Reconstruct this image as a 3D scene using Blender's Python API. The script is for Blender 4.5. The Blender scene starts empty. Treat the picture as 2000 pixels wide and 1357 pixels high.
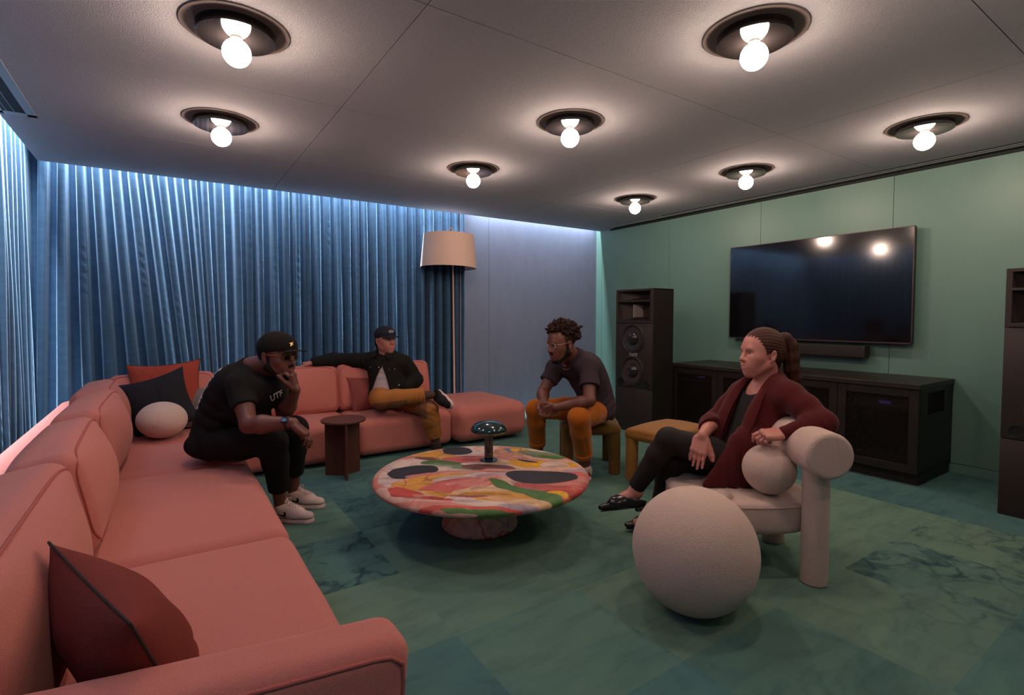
import bpy, bmesh, math, random
import numpy as np
from mathutils import Vector, Matrix, Quaternion
from mathutils.bvhtree import BVHTree

random.seed(7)
C = bpy.context.scene.collection
PI = math.pi


# ------------------------------------------------------------------ tagging
def tag(o, label, cat, group=None, kind=None):
    o['label'] = label
    o['category'] = cat
    if group:
        o['group'] = group
    if kind:
        o['kind'] = kind
    return o


def empty(name, loc=(0, 0, 0), rz=0.0):
    o = bpy.data.objects.new(name, None)
    o.empty_display_size = 0.1
    C.objects.link(o)
    o.location = loc
    o.rotation_euler = (0, 0, rz)
    return o


def wmat(o):
    m = o.matrix_basis.copy()
    if o.parent is not None:
        m = wmat(o.parent) @ o.matrix_parent_inverse @ m
    return m


def adopt(o, parent):
    """Parent o without moving it."""
    if parent is not None:
        o.parent = parent
        o.matrix_parent_inverse = wmat(parent).inverted()
    return o


def link(name, me, parent=None, mats=None, smooth=True):
    o = bpy.data.objects.new(name, me)
    C.objects.link(o)
    for m in (mats or []):
        me.materials.append(m)
    if smooth and len(me.polygons):
        me.polygons.foreach_set('use_smooth', [True] * len(me.polygons))
    return adopt(o, parent)


def copy_tree(o, parent=None):
    c = o.copy()
    C.objects.link(c)
    if parent is not None:
        c.parent = parent
        c.matrix_parent_inverse = o.matrix_parent_inverse.copy()
    for ch in list(o.children):
        copy_tree(ch, c)
    return c


def structure(o):
    o['kind'] = 'structure'
    return o


# ------------------------------------------------------------------ materials
def new_mat(name):
    m = bpy.data.materials.new(name)
    m.use_nodes = True
    nt = m.node_tree
    return m, nt, nt.nodes['Principled BSDF']


def N(nt, typ, **kw):
    n = nt.nodes.new(typ)
    for k, v in kw.items():
        if k.startswith('i_'):
            n.inputs[k[2:].replace('_', ' ')].default_value = v
        else:
            setattr(n, k, v)
    return n


def mat(name, col, rough=0.8, var=0.12, vscale=8.0, bump=0.0, bscale=300.0, spec=0.35, metal=0.0,
        sheen=0.0, coat=0.0, emit=None, estr=0.0, stretch=None, bdist=0.004, col2=None):
    """Plain surface with a procedural tint variation and a procedural grain bump."""
    m, nt, b = new_mat(name)
    L = nt.links.new
    tc = N(nt, 'ShaderNodeTexCoord')
    mp = N(nt, 'ShaderNodeMapping')
    if stretch:
        mp.inputs['Scale'].default_value = stretch
    L(tc.outputs['Object'], mp.inputs['Vector'])
    no = N(nt, 'ShaderNodeTexNoise')
    no.inputs['Scale'].default_value = vscale
    no.inputs['Detail'].default_value = 4.0
    L(mp.outputs['Vector'], no.inputs['Vector'])
    mx = N(nt, 'ShaderNodeMix', data_type='RGBA')
    c = Vector(col[:3])
    c2 = Vector(col2) if col2 else c * (1 - var)
    c1 = c if col2 else c * (1 + var)
    mx.inputs['A'].default_value = (*c2, 1)
    mx.inputs['B'].default_value = (*[min(1, v) for v in c1], 1)
    L(no.outputs['Fac'], mx.inputs['Factor'])
    L(mx.outputs['Result'], b.inputs['Base Color'])
    b.inputs['Roughness'].default_value = rough
    b.inputs['Specular IOR Level'].default_value = spec
    b.inputs['Metallic'].default_value = metal
    if sheen:
        b.inputs['Sheen Weight'].default_value = sheen
        b.inputs['Sheen Roughness'].default_value = 0.4
    if coat:
        b.inputs['Coat Weight'].default_value = coat
        b.inputs['Coat Roughness'].default_value = 0.04
    if bump:
        nb = N(nt, 'ShaderNodeTexNoise')
        nb.inputs['Scale'].default_value = bscale
        nb.inputs['Detail'].default_value = 2.0
        L(mp.outputs['Vector'], nb.inputs['Vector'])
        bp = N(nt, 'ShaderNodeBump')
        bp.inputs['Strength'].default_value = bump
        bp.inputs['Distance'].default_value = bdist
        L(nb.outputs['Fac'], bp.inputs['Height'])
        L(bp.outputs['Normal'], b.inputs['Normal'])
    if emit:
        b.inputs['Emission Color'].default_value = (*emit, 1)
        b.inputs['Emission Strength'].default_value = estr
    return m


# ------------------------------------------------------------------ plain mesh builder
class MB:
    def __init__(s):
        s.bm = bmesh.new()

    def box(s, lo, hi, bevel=0.0, seg=2, mi=0, rot=None, about=None):
        lo, hi = Vector(lo), Vector(hi)
        c, d = (lo + hi) / 2, hi - lo
        r = bmesh.ops.create_cube(s.bm, size=1.0)
        vs = r['verts']
        for v in vs:
            v.co = Vector((v.co.x * d.x, v.co.y * d.y, v.co.z * d.z)) + c
        if rot is not None:
            p = Vector(about) if about is not None else c
            for v in vs:
                v.co = p + rot @ (v.co - p)
        fs = list({f for v in vs for f in v.link_faces})
        for f in fs:
            f.material_index = mi
        if bevel > 0:
            es = list({e for v in vs for e in v.link_edges})
            bmesh.ops.bevel(s.bm, geom=es, offset=bevel, segments=seg, affect='EDGES', profile=0.5, material=mi)
        return s

    def lathe(s, prof, seg=48, c=(0, 0, 0), axis=None, mi=0, closed=False):
        """Revolve (r, z) profile around Z (or 'axis')."""
        q = Vector((0, 0, 1)).rotation_difference(Vector(axis)) if axis is not None else Quaternion()
        rings = []
        c = Vector(c)
        for (r, z) in prof:
            if r < 1e-6:
                rings.append([s.bm.verts.new(c + q @ Vector((0, 0, z)))])
            else:
                rings.append([s.bm.verts.new(c + q @ Vector((r * math.cos(2 * PI * i / seg), r * math.sin(2 * PI * i / seg), z))) for i in range(seg)])
        pairs = list(zip(rings[:-1], rings[1:]))
        if closed:
            pairs.append((rings[-1], rings[0]))
        for a, b in pairs:
            for i in range(seg):
                j = (i + 1) % seg
                try:
                    if len(a) == 1 and len(b) == 1:
                        continue
                    if len(a) == 1:
                        f = s.bm.faces.new((a[0], b[j], b[i]))
                    elif len(b) == 1:
                        f = s.bm.faces.new((a[i], a[j], b[0]))
                    else:
                        f = s.bm.faces.new((a[i], a[j], b[j], b[i]))
                    f.material_index = mi
                except ValueError:
                    pass
        return s

    def tube(s, pts, r, seg=10, mi=0, cap=True, closed=False):
        pts = [Vector(p) for p in pts]
        n = len(pts)
        rr = r if isinstance(r, (list, tuple)) else [r] * n
        rings = []
        up = None
        for i, p in enumerate(pts):
            if closed:
                t = (pts[(i + 1) % n] - pts[i - 1]).normalized()
            else:
                t = (pts[min(i + 1, n - 1)] - pts[max(i - 1, 0)]).normalized()
            if up is None:
                up = t.orthogonal().normalized()
            up = (up - t * up.dot(t))
            if up.length < 1e-5:
                up = t.orthogonal()
            up.normalize()
            sd = t.cross(up)
            rings.append([s.bm.verts.new(p + (up * math.cos(2 * PI * k / seg) + sd * math.sin(2 * PI * k / seg)) * rr[i]) for k in range(seg)])
        prs = list(zip(rings[:-1], rings[1:]))
        if closed:
            prs.append((rings[-1], rings[0]))
        for a, b in prs:
            for k in range(seg):
                j = (k + 1) % seg
                f = s.bm.faces.new((a[k], a[j], b[j], b[k]))
                f.material_index = mi
        if cap and not closed:
            for rg, fl in ((rings[0], True), (rings[-1], False)):
                f = s.bm.faces.new(rg[::-1] if fl else rg)
                f.material_index = mi
        return s

    def prism(s, poly, z0, z1, mi=0, bevel=0.0):
        lo = [s.bm.verts.new((x, y, z0)) for x, y in poly]
        hi = [s.bm.verts.new((x, y, z1)) for x, y in poly]
        n = len(poly)
        fs = [s.bm.faces.new(lo[::-1]), s.bm.faces.new(hi)]
        for i in range(n):
            j = (i + 1) % n
            fs.append(s.bm.faces.new((lo[i], lo[j], hi[j], hi[i])))
        for f in fs:
            f.material_index = mi
        return s

    def xform(s, M):
        bmesh.ops.transform(s.bm, matrix=M, verts=s.bm.verts[:])
        return s

    def build(s, name, mats, parent=None, smooth=True, angle=35):
        bmesh.ops.recalc_face_normals(s.bm, faces=s.bm.faces[:])
        me = bpy.data.meshes.new(name)
        s.bm.to_mesh(me)
        s.bm.free()
        if not isinstance(mats, (list, tuple)):
            mats = [mats]
        o = link(name, me, parent, mats, smooth)
        if smooth:
            ang = math.radians(angle)
            b2 = bmesh.new()
            b2.from_mesh(me)
            for e in b2.edges:
                if len(e.link_faces) == 2 and e.calc_face_angle(0) > ang:
                    e.smooth = False
            b2.to_mesh(me)
            b2.free()
        return o


# ------------------------------------------------------------------ implicit-surface mesher
def nrm(v):
    v = np.asarray(v, float)
    return v / max(np.linalg.norm(v), 1e-9)


def frame(f, u):
    """Columns: forward, left, up (orthonormal)."""
    f = nrm(f)
    l = nrm(np.cross(u, f))
    return np.stack([f, l, np.cross(f, l)], 1)


def wob(P, freq, seed, n=6):
    """Cheap smooth noise in about [-1, 1]."""
    r = np.random.RandomState(seed)
    out = 0
    for i in range(n):
        k = r.normal(size=3)
        k = k / np.linalg.norm(k) * freq * (0.6 + 0.8 * r.rand())
        out = out + np.sin(P[0] * k[0] + P[1] * k[1] + P[2] * k[2] + r.rand() * 6.28)
    return out / n * 1.6


class SDF:
    def __init__(s, h=0.005):
        s.h = h
        s.pr = []

    # primitives: each stores (function of P=(x,y,z) arrays, lo, hi, k, op, material)
    def _add(s, fn, lo, hi, k, op, m):
        s.pr.append((fn, np.asarray(lo, float), np.asarray(hi, float), k, op, m))
        return s

    def cone(s, a, b, ra, rb=None, k=0.02, op='u', m=0, flat=None):
        """Tapered capsule; flat=(direction, ratio) squeezes it along a direction."""
        a, b = np.asarray(a, float), np.asarray(b, float)
        rb = ra if rb is None else rb
        ab = b - a
        L2 = max(float(ab @ ab), 1e-10)
        if flat is not None:
            n, q = nrm(flat[0]), flat[1]
            n = nrm(n - ab * (n @ ab) / L2)

        def fn(P):
            x, y, z = P[0] - a[0], P[1] - a[1], P[2] - a[2]
            t = np.clip((x * ab[0] + y * ab[1] + z * ab[2]) / L2, 0, 1)
            x, y, z = x - t * ab[0], y - t * ab[1], z - t * ab[2]
            if flat is not None:
                w = (x * n[0] + y * n[1] + z * n[2]) * (1 / q - 1)
                x, y, z = x + w * n[0], y + w * n[1], z + w * n[2]
            d = np.sqrt(x * x + y * y + z * z) - (ra + (rb - ra) * t)
            if flat is not None:
                d = d * (q + 1) / 2
            return d
        R = max(ra, rb)
        return s._add(fn, np.minimum(a, b) - R, np.maximum(a, b) + R, k, op, m)

    def chain(s, pts, rs, k=0.012, op='u', m=0, flat=None):
        for i in range(len(pts) - 1):
            s.cone(pts[i], pts[i + 1], rs[i], rs[i + 1], k, op, m, flat)
        return s

    def ell(s, c, r, R=None, k=0.02, op='u', m=0):
        c, r = np.asarray(c, float), np.asarray(r, float)
        R = np.eye(3) if R is None else np.asarray(R, float)

        def fn(P):
            x, y, z = P[0] - c[0], P[1] - c[1], P[2] - c[2]
            q = [(x * R[0, i] + y * R[1, i] + z * R[2, i]) / r[i] for i in range(3)]
            k0 = np.sqrt(q[0] ** 2 + q[1] ** 2 + q[2] ** 2)
            k1 = np.sqrt((q[0] / r[0]) ** 2 + (q[1] / r[1]) ** 2 + (q[2] / r[2]) ** 2)
            return k0 * (k0 - 1) / np.maximum(k1, 1e-6)
        e = np.sqrt((R ** 2) @ (r ** 2))
        return s._add(fn, c - e, c + e, k, op, m)

    def box(s, c, hd, R=None, rad=0.02, k=0.02, op='u', m=0):
        c, hd = np.asarray(c, float), np.asarray(hd, float)
        R = np.eye(3) if R is None else np.asarray(R, float)

        def fn(P):
            x, y, z = P[0] - c[0], P[1] - c[1], P[2] - c[2]
            q = [np.abs(x * R[0, i] + y * R[1, i] + z * R[2, i]) - (hd[i] - rad) for i in range(3)]
            o = np.sqrt(sum(np.maximum(v, 0) ** 2 for v in q))
            return o + np.minimum(np.maximum(np.maximum(q[0], q[1]), q[2]), 0) - rad
        e = np.abs(R) @ hd
        return s._add(fn, c - e, c + e, k, op, m)

    def plane(s, p, n, k=0.004, m=None):
        """Keep only the side the normal points AWAY from."""
        p, n = np.asarray(p, float), nrm(n)
        return s._add(lambda P: (P[0] - p[0]) * n[0] + (P[1] - p[1]) * n[1] + (P[2] - p[2]) * n[2], [-99] * 3, [99] * 3, k, 'i', m)

    def func(s, fn, lo, hi, k=0.01, op='u', m=0):
        return s._add(fn, lo, hi, k, op, m)

    def mesh(s, disp=None, clip=None, pad=0.03):
        h = s.h
        us = [p for p in s.pr if p[4] == 'u']
        lo = np.min([p[1] for p in us], 0) - pad
        hi = np.max([p[2] for p in us], 0) + pad
        if clip is not None:
            lo, hi = np.maximum(lo, clip[0]), np.minimum(hi, clip[1])
        n = np.ceil((hi - lo) / h).astype(int) + 1
        ax = [(lo[i] + h * np.arange(n[i])).astype(np.float32) for i in range(3)]
        d = np.full(n, 0.5, np.float32)
        mi = np.zeros(n, np.int8)
        for fn, a, b, k, op, m in s.pr:
            mg = k + 2.5 * h + 0.012
            i0 = np.clip(np.floor((a - mg - lo) / h).astype(int), 0, n)
            i1 = np.clip(np.ceil((b + mg - lo) / h).astype(int) + 1, 0, n)
            if np.any(i1 <= i0):
                continue
            sl = tuple(slice(i0[i], i1[i]) for i in range(3))
            P = (ax[0][sl[0]][:, None, None], ax[1][sl[1]][None, :, None], ax[2][sl[2]][None, None, :])
            p = np.asarray(fn(P), np.float32)
            D = d[sl]
            if op == 'u':
                hh = np.maximum(k - np.abs(D - p), 0) / max(k, 1e-6)
                r = np.minimum(D, p) - hh * hh * k * 0.25
                if m is not None:
                    M = mi[sl]
                    M[...] = np.where(p < D, m, M)
            else:
                q = -p if op == 's' else p
                hh = np.maximum(k - np.abs(D - q), 0) / max(k, 1e-6)
                r = np.maximum(D, q) + hh * hh * k * 0.25
                if m is not None:
                    M = mi[sl]
                    M[...] = np.where(q > D, m, M)
            d[sl] = r
        if disp is not None:
            idx = np.nonzero(np.abs(d) < 0.03)
            Pm = np.stack([ax[0][idx[0]], ax[1][idx[1]], ax[2][idx[2]]]).astype(np.float64)
            d[idx] += np.asarray(disp(Pm), np.float32)
        # close the field on the border of the block
        for a in range(3):
            e = [slice(None)] * 3
            for q in (0, -1):
                e[a] = q
                d[tuple(e)] = np.maximum(d[tuple(e)], 0.001)
        # surface nets
        sg = d < 0
        cnt = np.zeros(n - 1, np.uint8)
        for o in np.ndindex(2, 2, 2):
            cnt += sg[o[0]:n[0] - 1 + o[0], o[1]:n[1] - 1 + o[1], o[2]:n[2] - 1 + o[2]]
        act = np.argwhere((cnt > 0) & (cnt < 8))
        vid = np.full(n - 1, -1, np.int32)
        vid[act[:, 0], act[:, 1], act[:, 2]] = np.arange(len(act))
        acc = np.zeros((len(act), 3))
        num = np.zeros(len(act))
        cor = {o: d[act[:, 0] + o[0], act[:, 1] + o[1], act[:, 2] + o[2]] for o in np.ndindex(2, 2, 2)}
        for o in np.ndindex(2, 2, 2):
            for a in range(3):
                if o[a]:
                    continue
                o2 = list(o)
                o2[a] = 1
                d0, d1 = cor[o], cor[tuple(o2)]
                x = (d0 < 0) != (d1 < 0)
                t = np.where(x, d0 / np.where(x, d0 - d1, 1), 0)
                for c in range(3):
                    acc[:, c] += np.where(x, o[c] + (t if c == a else 0), 0)
                num += x
        V = lo + h * (act + acc / num[:, None])
        F, FM = [], []
        for a in range(3):
            b, c = (a + 1) % 3, (a + 2) % 3
            s0, s1 = [slice(None)] * 3, [slice(None)] * 3
            s0[a], s1[a] = slice(0, -1), slice(1, None)
            A, B = sg[tuple(s0)], sg[tuple(s1)]
            e = np.argwhere(A != B)
            ok = (e[:, b] > 0) & (e[:, c] > 0) & (e[:, b] < n[b] - 1) & (e[:, c] < n[c] - 1)
            e = e[ok]
            fl = A[e[:, 0], e[:, 1], e[:, 2]]
            q = []
            for db, dc in ((1, 1), (0, 1), (0, 0), (1, 0)):
                ee = e.copy()
                ee[:, b] -= db
                ee[:, c] -= dc
                q.append(vid[ee[:, 0], ee[:, 1], ee[:, 2]])
            q = np.stack(q, 1)
            q = np.where(fl[:, None], q, q[:, ::-1])
            F.append(q)
            ins = e.copy()
            ins[:, a] += np.where(fl, 0, 1)
            FM.append(mi[ins[:, 0], ins[:, 1], ins[:, 2]])
        F, FM = np.concatenate(F), np.concatenate(FM)
        return V, F, FM

    def build(s, name, mats, parent=None, disp=None, clip=None, smooth_it=0):
        V, F, FM = s.mesh(disp, clip)
        if not isinstance(mats, (list, tuple)):
            mats = [mats]
        o = np_mesh(name, V, F, mats, parent, FM)
        if smooth_it:
            md = o.modifiers.new('smooth', 'SMOOTH')
            md.factor = 0.5
            md.iterations = smooth_it
        return o


def np_mesh(name, V, F, mats, parent=None, FM=None, smooth=True):
    me = bpy.data.meshes.new(name)
    F = np.asarray(F)
    nf, w = F.shape
    me.vertices.add(len(V))
    me.vertices.foreach_set('co', np.asarray(V, np.float32).ravel())
    me.loops.add(nf * w)
    me.loops.foreach_set('vertex_index', F.ravel().astype(np.int32))
    me.polygons.add(nf)
    me.polygons.foreach_set('loop_start', np.arange(0, nf * w, w, dtype=np.int32))
    for m in mats:
        me.materials.append(m)
    if FM is not None:
        me.polygons.foreach_set('material_index', np.asarray(FM, np.int32))
    if smooth:
        me.polygons.foreach_set('use_smooth', np.ones(nf, bool))
    me.update(calc_edges=True)
    me.validate()
    o = bpy.data.objects.new(name, me)
    C.objects.link(o)
    return adopt(o, parent)


def grid_mesh(name, P, mats, parent=None, wrap_u=False, flip=False, smooth=True):
    """P: array (nu, nv, 3) -> quad mesh."""
    nu, nv = P.shape[:2]
    ids = np.arange(nu * nv).reshape(nu, nv)
    a = ids if wrap_u else ids[:-1]
    b = np.roll(ids, -1, 0) if wrap_u else ids[1:]
    F = np.stack([a[:, :-1], b[:, :-1], b[:, 1:], a[:, 1:]], -1).reshape(-1, 4)
    if flip:
        F = F[:, ::-1]
    return np_mesh(name, P.reshape(-1, 3), F, mats, parent, None, smooth)


def rel(o, p):
    """Move a mesh's data so that its origin sits at p (world coordinates of the mesh stay put)."""
    o.data.transform(Matrix.Translation(-Vector(p)))
    o.location = p
    for ch in o.children:
        ch.matrix_parent_inverse = Matrix.Translation(-Vector(p)) @ ch.matrix_parent_inverse
    return o
# =================================================================== ROOM
H0 = 2.49                        # ceiling height
GX = 5.25                        # green wall
XL, YB, YF = -0.81, 5.52, -1.9   # ceiling edges (left, back) and the wall behind the camera

M_ceiling = mat('ceiling_fabric', (0.325, 0.325, 0.345), 0.95, 0.28, 260, bump=0.7, bscale=260, spec=0.1)
M_black = mat('black_slot', (0.008, 0.009, 0.010), 0.7, 0.1)
M_blue = mat('blue_wall_fabric', (0.185, 0.215, 0.30), 0.95, 0.10, 14, bump=0.35, bscale=260, spec=0.1, stretch=(1, 1, 0.25))
M_dark = mat('dark_blue_wall', (0.10, 0.13, 0.18), 0.9, 0.08)


def green_wall_material():
    m, nt, b = new_mat('green_perforated_panel')
    L = nt.links.new
    tc = N(nt, 'ShaderNodeTexCoord')
    no = N(nt, 'ShaderNodeTexNoise')
    no.inputs['Scale'].default_value = 1.3
    L(tc.outputs['Object'], no.inputs['Vector'])
    w1 = N(nt, 'ShaderNodeTexWave', wave_type='BANDS', bands_direction='Y')
    w1.inputs['Scale'].default_value = 26
    w2 = N(nt, 'ShaderNodeTexWave', wave_type='BANDS', bands_direction='Z')
    w2.inputs['Scale'].default_value = 26
    L(tc.outputs['Object'], w1.inputs['Vector'])
    L(tc.outputs['Object'], w2.inputs['Vector'])
    mu = N(nt, 'ShaderNodeMath', operation='MULTIPLY')
    L(w1.outputs['Fac'], mu.inputs[0])
    L(w2.outputs['Fac'], mu.inputs[1])
    mx = N(nt, 'ShaderNodeMix', data_type='RGBA')
    mx.inputs['A'].default_value = (0.118, 0.228, 0.188, 1)
    mx.inputs['B'].default_value = (0.138, 0.256, 0.214, 1)
    L(no.outputs['Fac'], mx.inputs['Factor'])
    m2 = N(nt, 'ShaderNodeMix', data_type='RGBA')
    m2.inputs['B'].default_value = (0.075, 0.145, 0.125, 1)
    s = N(nt, 'ShaderNodeMath', operation='MULTIPLY')
    s.inputs[1].default_value = 0.38
    L(mu.outputs[0], s.inputs[0])
    L(s.outputs[0], m2.inputs['Factor'])
    L(mx.outputs['Result'], m2.inputs['A'])
    L(m2.outputs['Result'], b.inputs['Base Color'])
    b.inputs['Roughness'].default_value = 0.42
    b.inputs['Specular IOR Level'].default_value = 0.4
    return m


M_green = green_wall_material()
M_base = mat('green_baseboard', (0.12, 0.24, 0.21), 0.6, 0.08)


# ---- carpet: dyed square tiles, each tile with a tone of its own
def carpet():
    m, nt, b = new_mat('dyed_carpet_tiles')
    L = nt.links.new
    tc = N(nt, 'ShaderNodeTexCoord')
    at = N(nt, 'ShaderNodeVertexColor', layer_name='tile')
    sp = N(nt, 'ShaderNodeSeparateColor')
    L(at.outputs['Color'], sp.inputs['Color'])

    def noise(scale, detail=4, rough=0.55, sc=(1, 1, 1), dist=0.0):
        mp = N(nt, 'ShaderNodeMapping')
        mp.inputs['Scale'].default_value = sc
        # shift the pattern per tile so it breaks at the seams
        ad = N(nt, 'ShaderNodeVectorMath', operation='MULTIPLY_ADD')
        L(at.outputs['Color'], ad.inputs[0])
        ad.inputs[1].default_value = (7, 7, 7)
        L(tc.outputs['Object'], ad.inputs[2])
        L(ad.outputs['Vector'], mp.inputs['Vector'])
        n = N(nt, 'ShaderNodeTexNoise')
        n.inputs['Scale'].default_value = scale
        n.inputs['Detail'].default_value = detail
        n.inputs['Roughness'].default_value = rough
        n.inputs['Distortion'].default_value = dist
        L(mp.outputs['Vector'], n.inputs['Vector'])
        return n.outputs['Fac']

    def ramp(fac, stops):
        r = N(nt, 'ShaderNodeValToRGB')
        el = r.color_ramp.elements
        el[0].position, el[0].color = stops[0][0], (*stops[0][1], 1)
        el[1].position, el[1].color = stops[-1][0], (*stops[-1][1], 1)
        for p, c in stops[1:-1]:
            e = el.new(p)
            e.color = (*c, 1)
        L(fac, r.inputs['Fac'])
        return r.outputs['Color']

    def mix(f, a, c, mode='MIX'):
        x = N(nt, 'ShaderNodeMix', data_type='RGBA', blend_type=mode)
        for s, v in (('Factor', f), ('A', a), ('B', c)):
            if isinstance(v, (float, tuple)):
                x.inputs[s].default_value = v if isinstance(v, float) else (*v, 1)
            else:
                L(v, x.inputs[s])
        return x.outputs['Result']

    def math2(op, a, c):
        x = N(nt, 'ShaderNodeMath', operation=op, use_clamp=True)
        for i, v in enumerate((a, c)):
            if isinstance(v, float):
                x.inputs[i].default_value = v
            else:
                L(v, x.inputs[i])
        return x.outputs[0]

    # red = hue (teal .. olive), green = lightness, blue = amount of ink
    cloud = noise(1.6, 5, 0.6, (1, 1.6, 1), 0.6)
    hue = math2('ADD', sp.outputs['Red'], math2('MULTIPLY', cloud, 0.7))
    hue = math2('SUBTRACT', hue, 0.30)
    col = ramp(hue, [(0.0, (0.078, 0.180, 0.190)), (0.35, (0.100, 0.210, 0.188)), (0.65, (0.128, 0.228, 0.178)), (1.0, (0.180, 0.245, 0.165))])
    li = math2('ADD', sp.outputs['Green'], 0.0)
    dark = mix(li, (0.66, 0.70, 0.75), (1.20, 1.19, 1.15))
    col = mix(1.0, col, dark, 'MULTIPLY')
    streak = noise(5, 6, 0.65, (0.6, 2.4, 1), 0.4)
    col = mix(0.55, col, ramp(streak, [(0.3, (0.55, 0.60, 0.66)), (0.52, (1, 1, 1)), (0.75, (1.18, 1.15, 1.02))]), 'MULTIPLY')
    # crackle: dark dye lines round pale cells
    vo = N(nt, 'ShaderNodeTexVoronoi', feature='DISTANCE_TO_EDGE')
    vo.inputs['Scale'].default_value = 6.2
    wv = N(nt, 'ShaderNodeVectorMath', operation='MULTIPLY_ADD')
    nz = N(nt, 'ShaderNodeTexNoise')
    nz.inputs['Scale'].default_value = 9
    L(tc.outputs['Object'], nz.inputs['Vector'])
    L(nz.outputs['Color'], wv.inputs[0])
    wv.inputs[1].default_value = (0.12, 0.12, 0.0)
    L(tc.outputs['Object'], wv.inputs[2])
    L(wv.outputs['Vector'], vo.inputs['Vector'])
    line = ramp(vo.outputs['Distance'], [(0.0, (1, 1, 1)), (0.025, (0.6, 0.6, 0.6)), (0.10, (0, 0, 0))])
    patch = ramp(noise(2.6, 3), [(0.44, (0, 0, 0)), (0.60, (1, 1, 1))])
    ink = math2('MULTIPLY', math2('MULTIPLY', line, patch), sp.outputs['Blue'])
    blot = ramp(noise(3.4, 6, 0.62, (1, 1, 1), 1.2), [(0.52, (0, 0, 0)), (0.60, (0.9, 0.9, 0.9))])
    ink = math2('ADD', ink, math2('MULTIPLY', blot, math2('MULTIPLY', sp.outputs['Blue'], 0.8)))
    col = mix(math2('MULTIPLY', ink, 0.80), col, (0.016, 0.050, 0.075))
    L(col, b.inputs['Base Color'])
    b.inputs['Roughness'].default_value = 0.97
    b.inputs['Specular IOR Level'].default_value = 0.12
    pile = N(nt, 'ShaderNodeTexNoise')
    pile.inputs['Scale'].default_value = 380
    L(tc.outputs['Object'], pile.inputs['Vector'])
    bp = N(nt, 'ShaderNodeBump')
    bp.inputs['Strength'].default_value = 0.5
    bp.inputs['Distance'].default_value = 0.004
    L(pile.outputs['Fac'], bp.inputs['Height'])
    L(bp.outputs['Normal'], b.inputs['Normal'])

    x0, y0, s, t = 0.923, 2.36, 0.621, 0.596
    special = {  # (column, row) -> hue, lightness, ink
        (-1, 0): (0.20, 0.55, 0.95), (0, 1): (0.10, 0.30, 0.60), (-1, 1): (0.45, 0.62, 0.05), (0, 0): (0.30, 0.52, 0.05),
        (-1, -1): (0.62, 0.66, 0.0), (0, -1): (0.62, 0.60, 0.0), (1, -1): (0.50, 0.52, 0.25), (-1, -2): (0.18, 0.38, 0.25),
        (0, -2): (0.42, 0.52, 0.05), (1, -2): (0.80, 0.64, 0.0), (0, -3): (0.02, 0.55, 0.15), (1, -3): (0.35, 0.45, 0.2),
        (2, -2): (0.55, 0.60, 0.05), (2, -1): (0.60, 0.64, 0.0), (3, -1): (0.72, 0.70, 0.0), (3, -2): (0.82, 0.70, 0.15),
        (4, -2): (0.86, 0.72, 0.10), (3, -3): (0.55, 0.60, 0.95), (4, -3): (0.72, 0.68, 0.75), (2, -3): (0.60, 0.56, 0.30),
        (4, -1): (0.80, 0.74, 0.0), (5, -1): (0.08, 0.42, 0.35), (5, -2): (0.10, 0.44, 0.3), (5, 0): (0.05, 0.44, 0.3),
        (5, -3): (0.14, 0.46, 0.3), (1, 0): (0.28, 0.50, 0.05), (2, 0): (0.45, 0.56, 0.0), (0, 2): (0.12, 0.40, 0.35),
        (-1, 2): (0.20, 0.5, 0.25), (1, 1): (0.15, 0.45, 0.2), (6, -1): (0.05, 0.40, 0.3), (6, -2): (0.12, 0.44, 0.3)}
    rnd = random.Random(3)
    V, F, col = [], [], []
    i0, i1 = math.floor((-1.1 - x0) / s), math.ceil((GX + 0.3 - x0) / s)
    j0, j1 = math.floor((YF - 0.1 - y0) / t), math.ceil((5.9 - y0) / t)
    for i in range(i0, i1):
        for j in range(j0, j1):
            c = special.get((i, j), (rnd.uniform(0.05, 0.6), rnd.uniform(0.42, 0.62), rnd.choice((0, 0.1, 0.3))))
            a = len(V)
            V += [(x0 + (i + u) * s, y0 + (j + v) * t, 0) for u, v in ((0, 0), (1, 0), (1, 1), (0, 1))]
            F.append((a, a + 1, a + 2, a + 3))
            col += [c] * 4
    o = np_mesh('floor', np.array(V), np.array(F), [m], smooth=False)
    ca = o.data.color_attributes.new('tile', 'FLOAT_COLOR', 'POINT')
    ca.data.foreach_set('color', np.array([(*c, 1) for c in col], np.float32).ravel())
    return structure(o)


carpet()

# ---- ceiling: fabric panels with thin open joints
mb = MB()
xs = [XL, 0.893, 3.487, GX]
ys = [YF, -0.502, 0.714, 1.930, 3.146, 4.362, YB]
for i in range(3):
    for j in range(6):
        g = 0.002
        mb.box((xs[i] + (g if i else 0), ys[j] + (g if j else 0), H0), (xs[i + 1] - (g if i < 2 else 0), ys[j + 1] - (g if j < 5 else 0), H0 + 0.02))
mb.box((XL, YF, H0 + 0.012), (GX, YB, H0 + 0.30))
structure(mb.build('ceiling', M_ceiling, smooth=False))
# lid over the light slots
mb = MB()
mb.box((-1.2, YF, 2.86), (XL + 0.02, 5.9, 2.92))
mb.box((-1.2, YB - 0.02, 2.86), (GX + 0.1, 5.9, 2.92))
structure(mb.build('trim_1', M_dark, smooth=False))

# ---- green panelled wall with joints and baseboard
mb = MB()
ysg = [YF, -0.497, 0.700, 1.895, 3.093, 4.285, 5.483, 5.70]
for a, c in zip(ysg[:-1], ysg[1:]):
    mb.box((GX, a + 0.002, 0.078), (GX + 0.03, c - 0.002, 2.86))
mb.box((GX + 0.012, YF, 0), (GX + 0.06, 5.75, 2.86), mi=1)
structure(mb.build('wall_right', [M_green, M_black], smooth=False))
mb = MB()
mb.box((GX - 0.004, YF, 0), (GX + 0.02, 5.6, 0.072), bevel=0.002)
structure(mb.build('baseboard_right', M_base, smooth=False))

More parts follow.
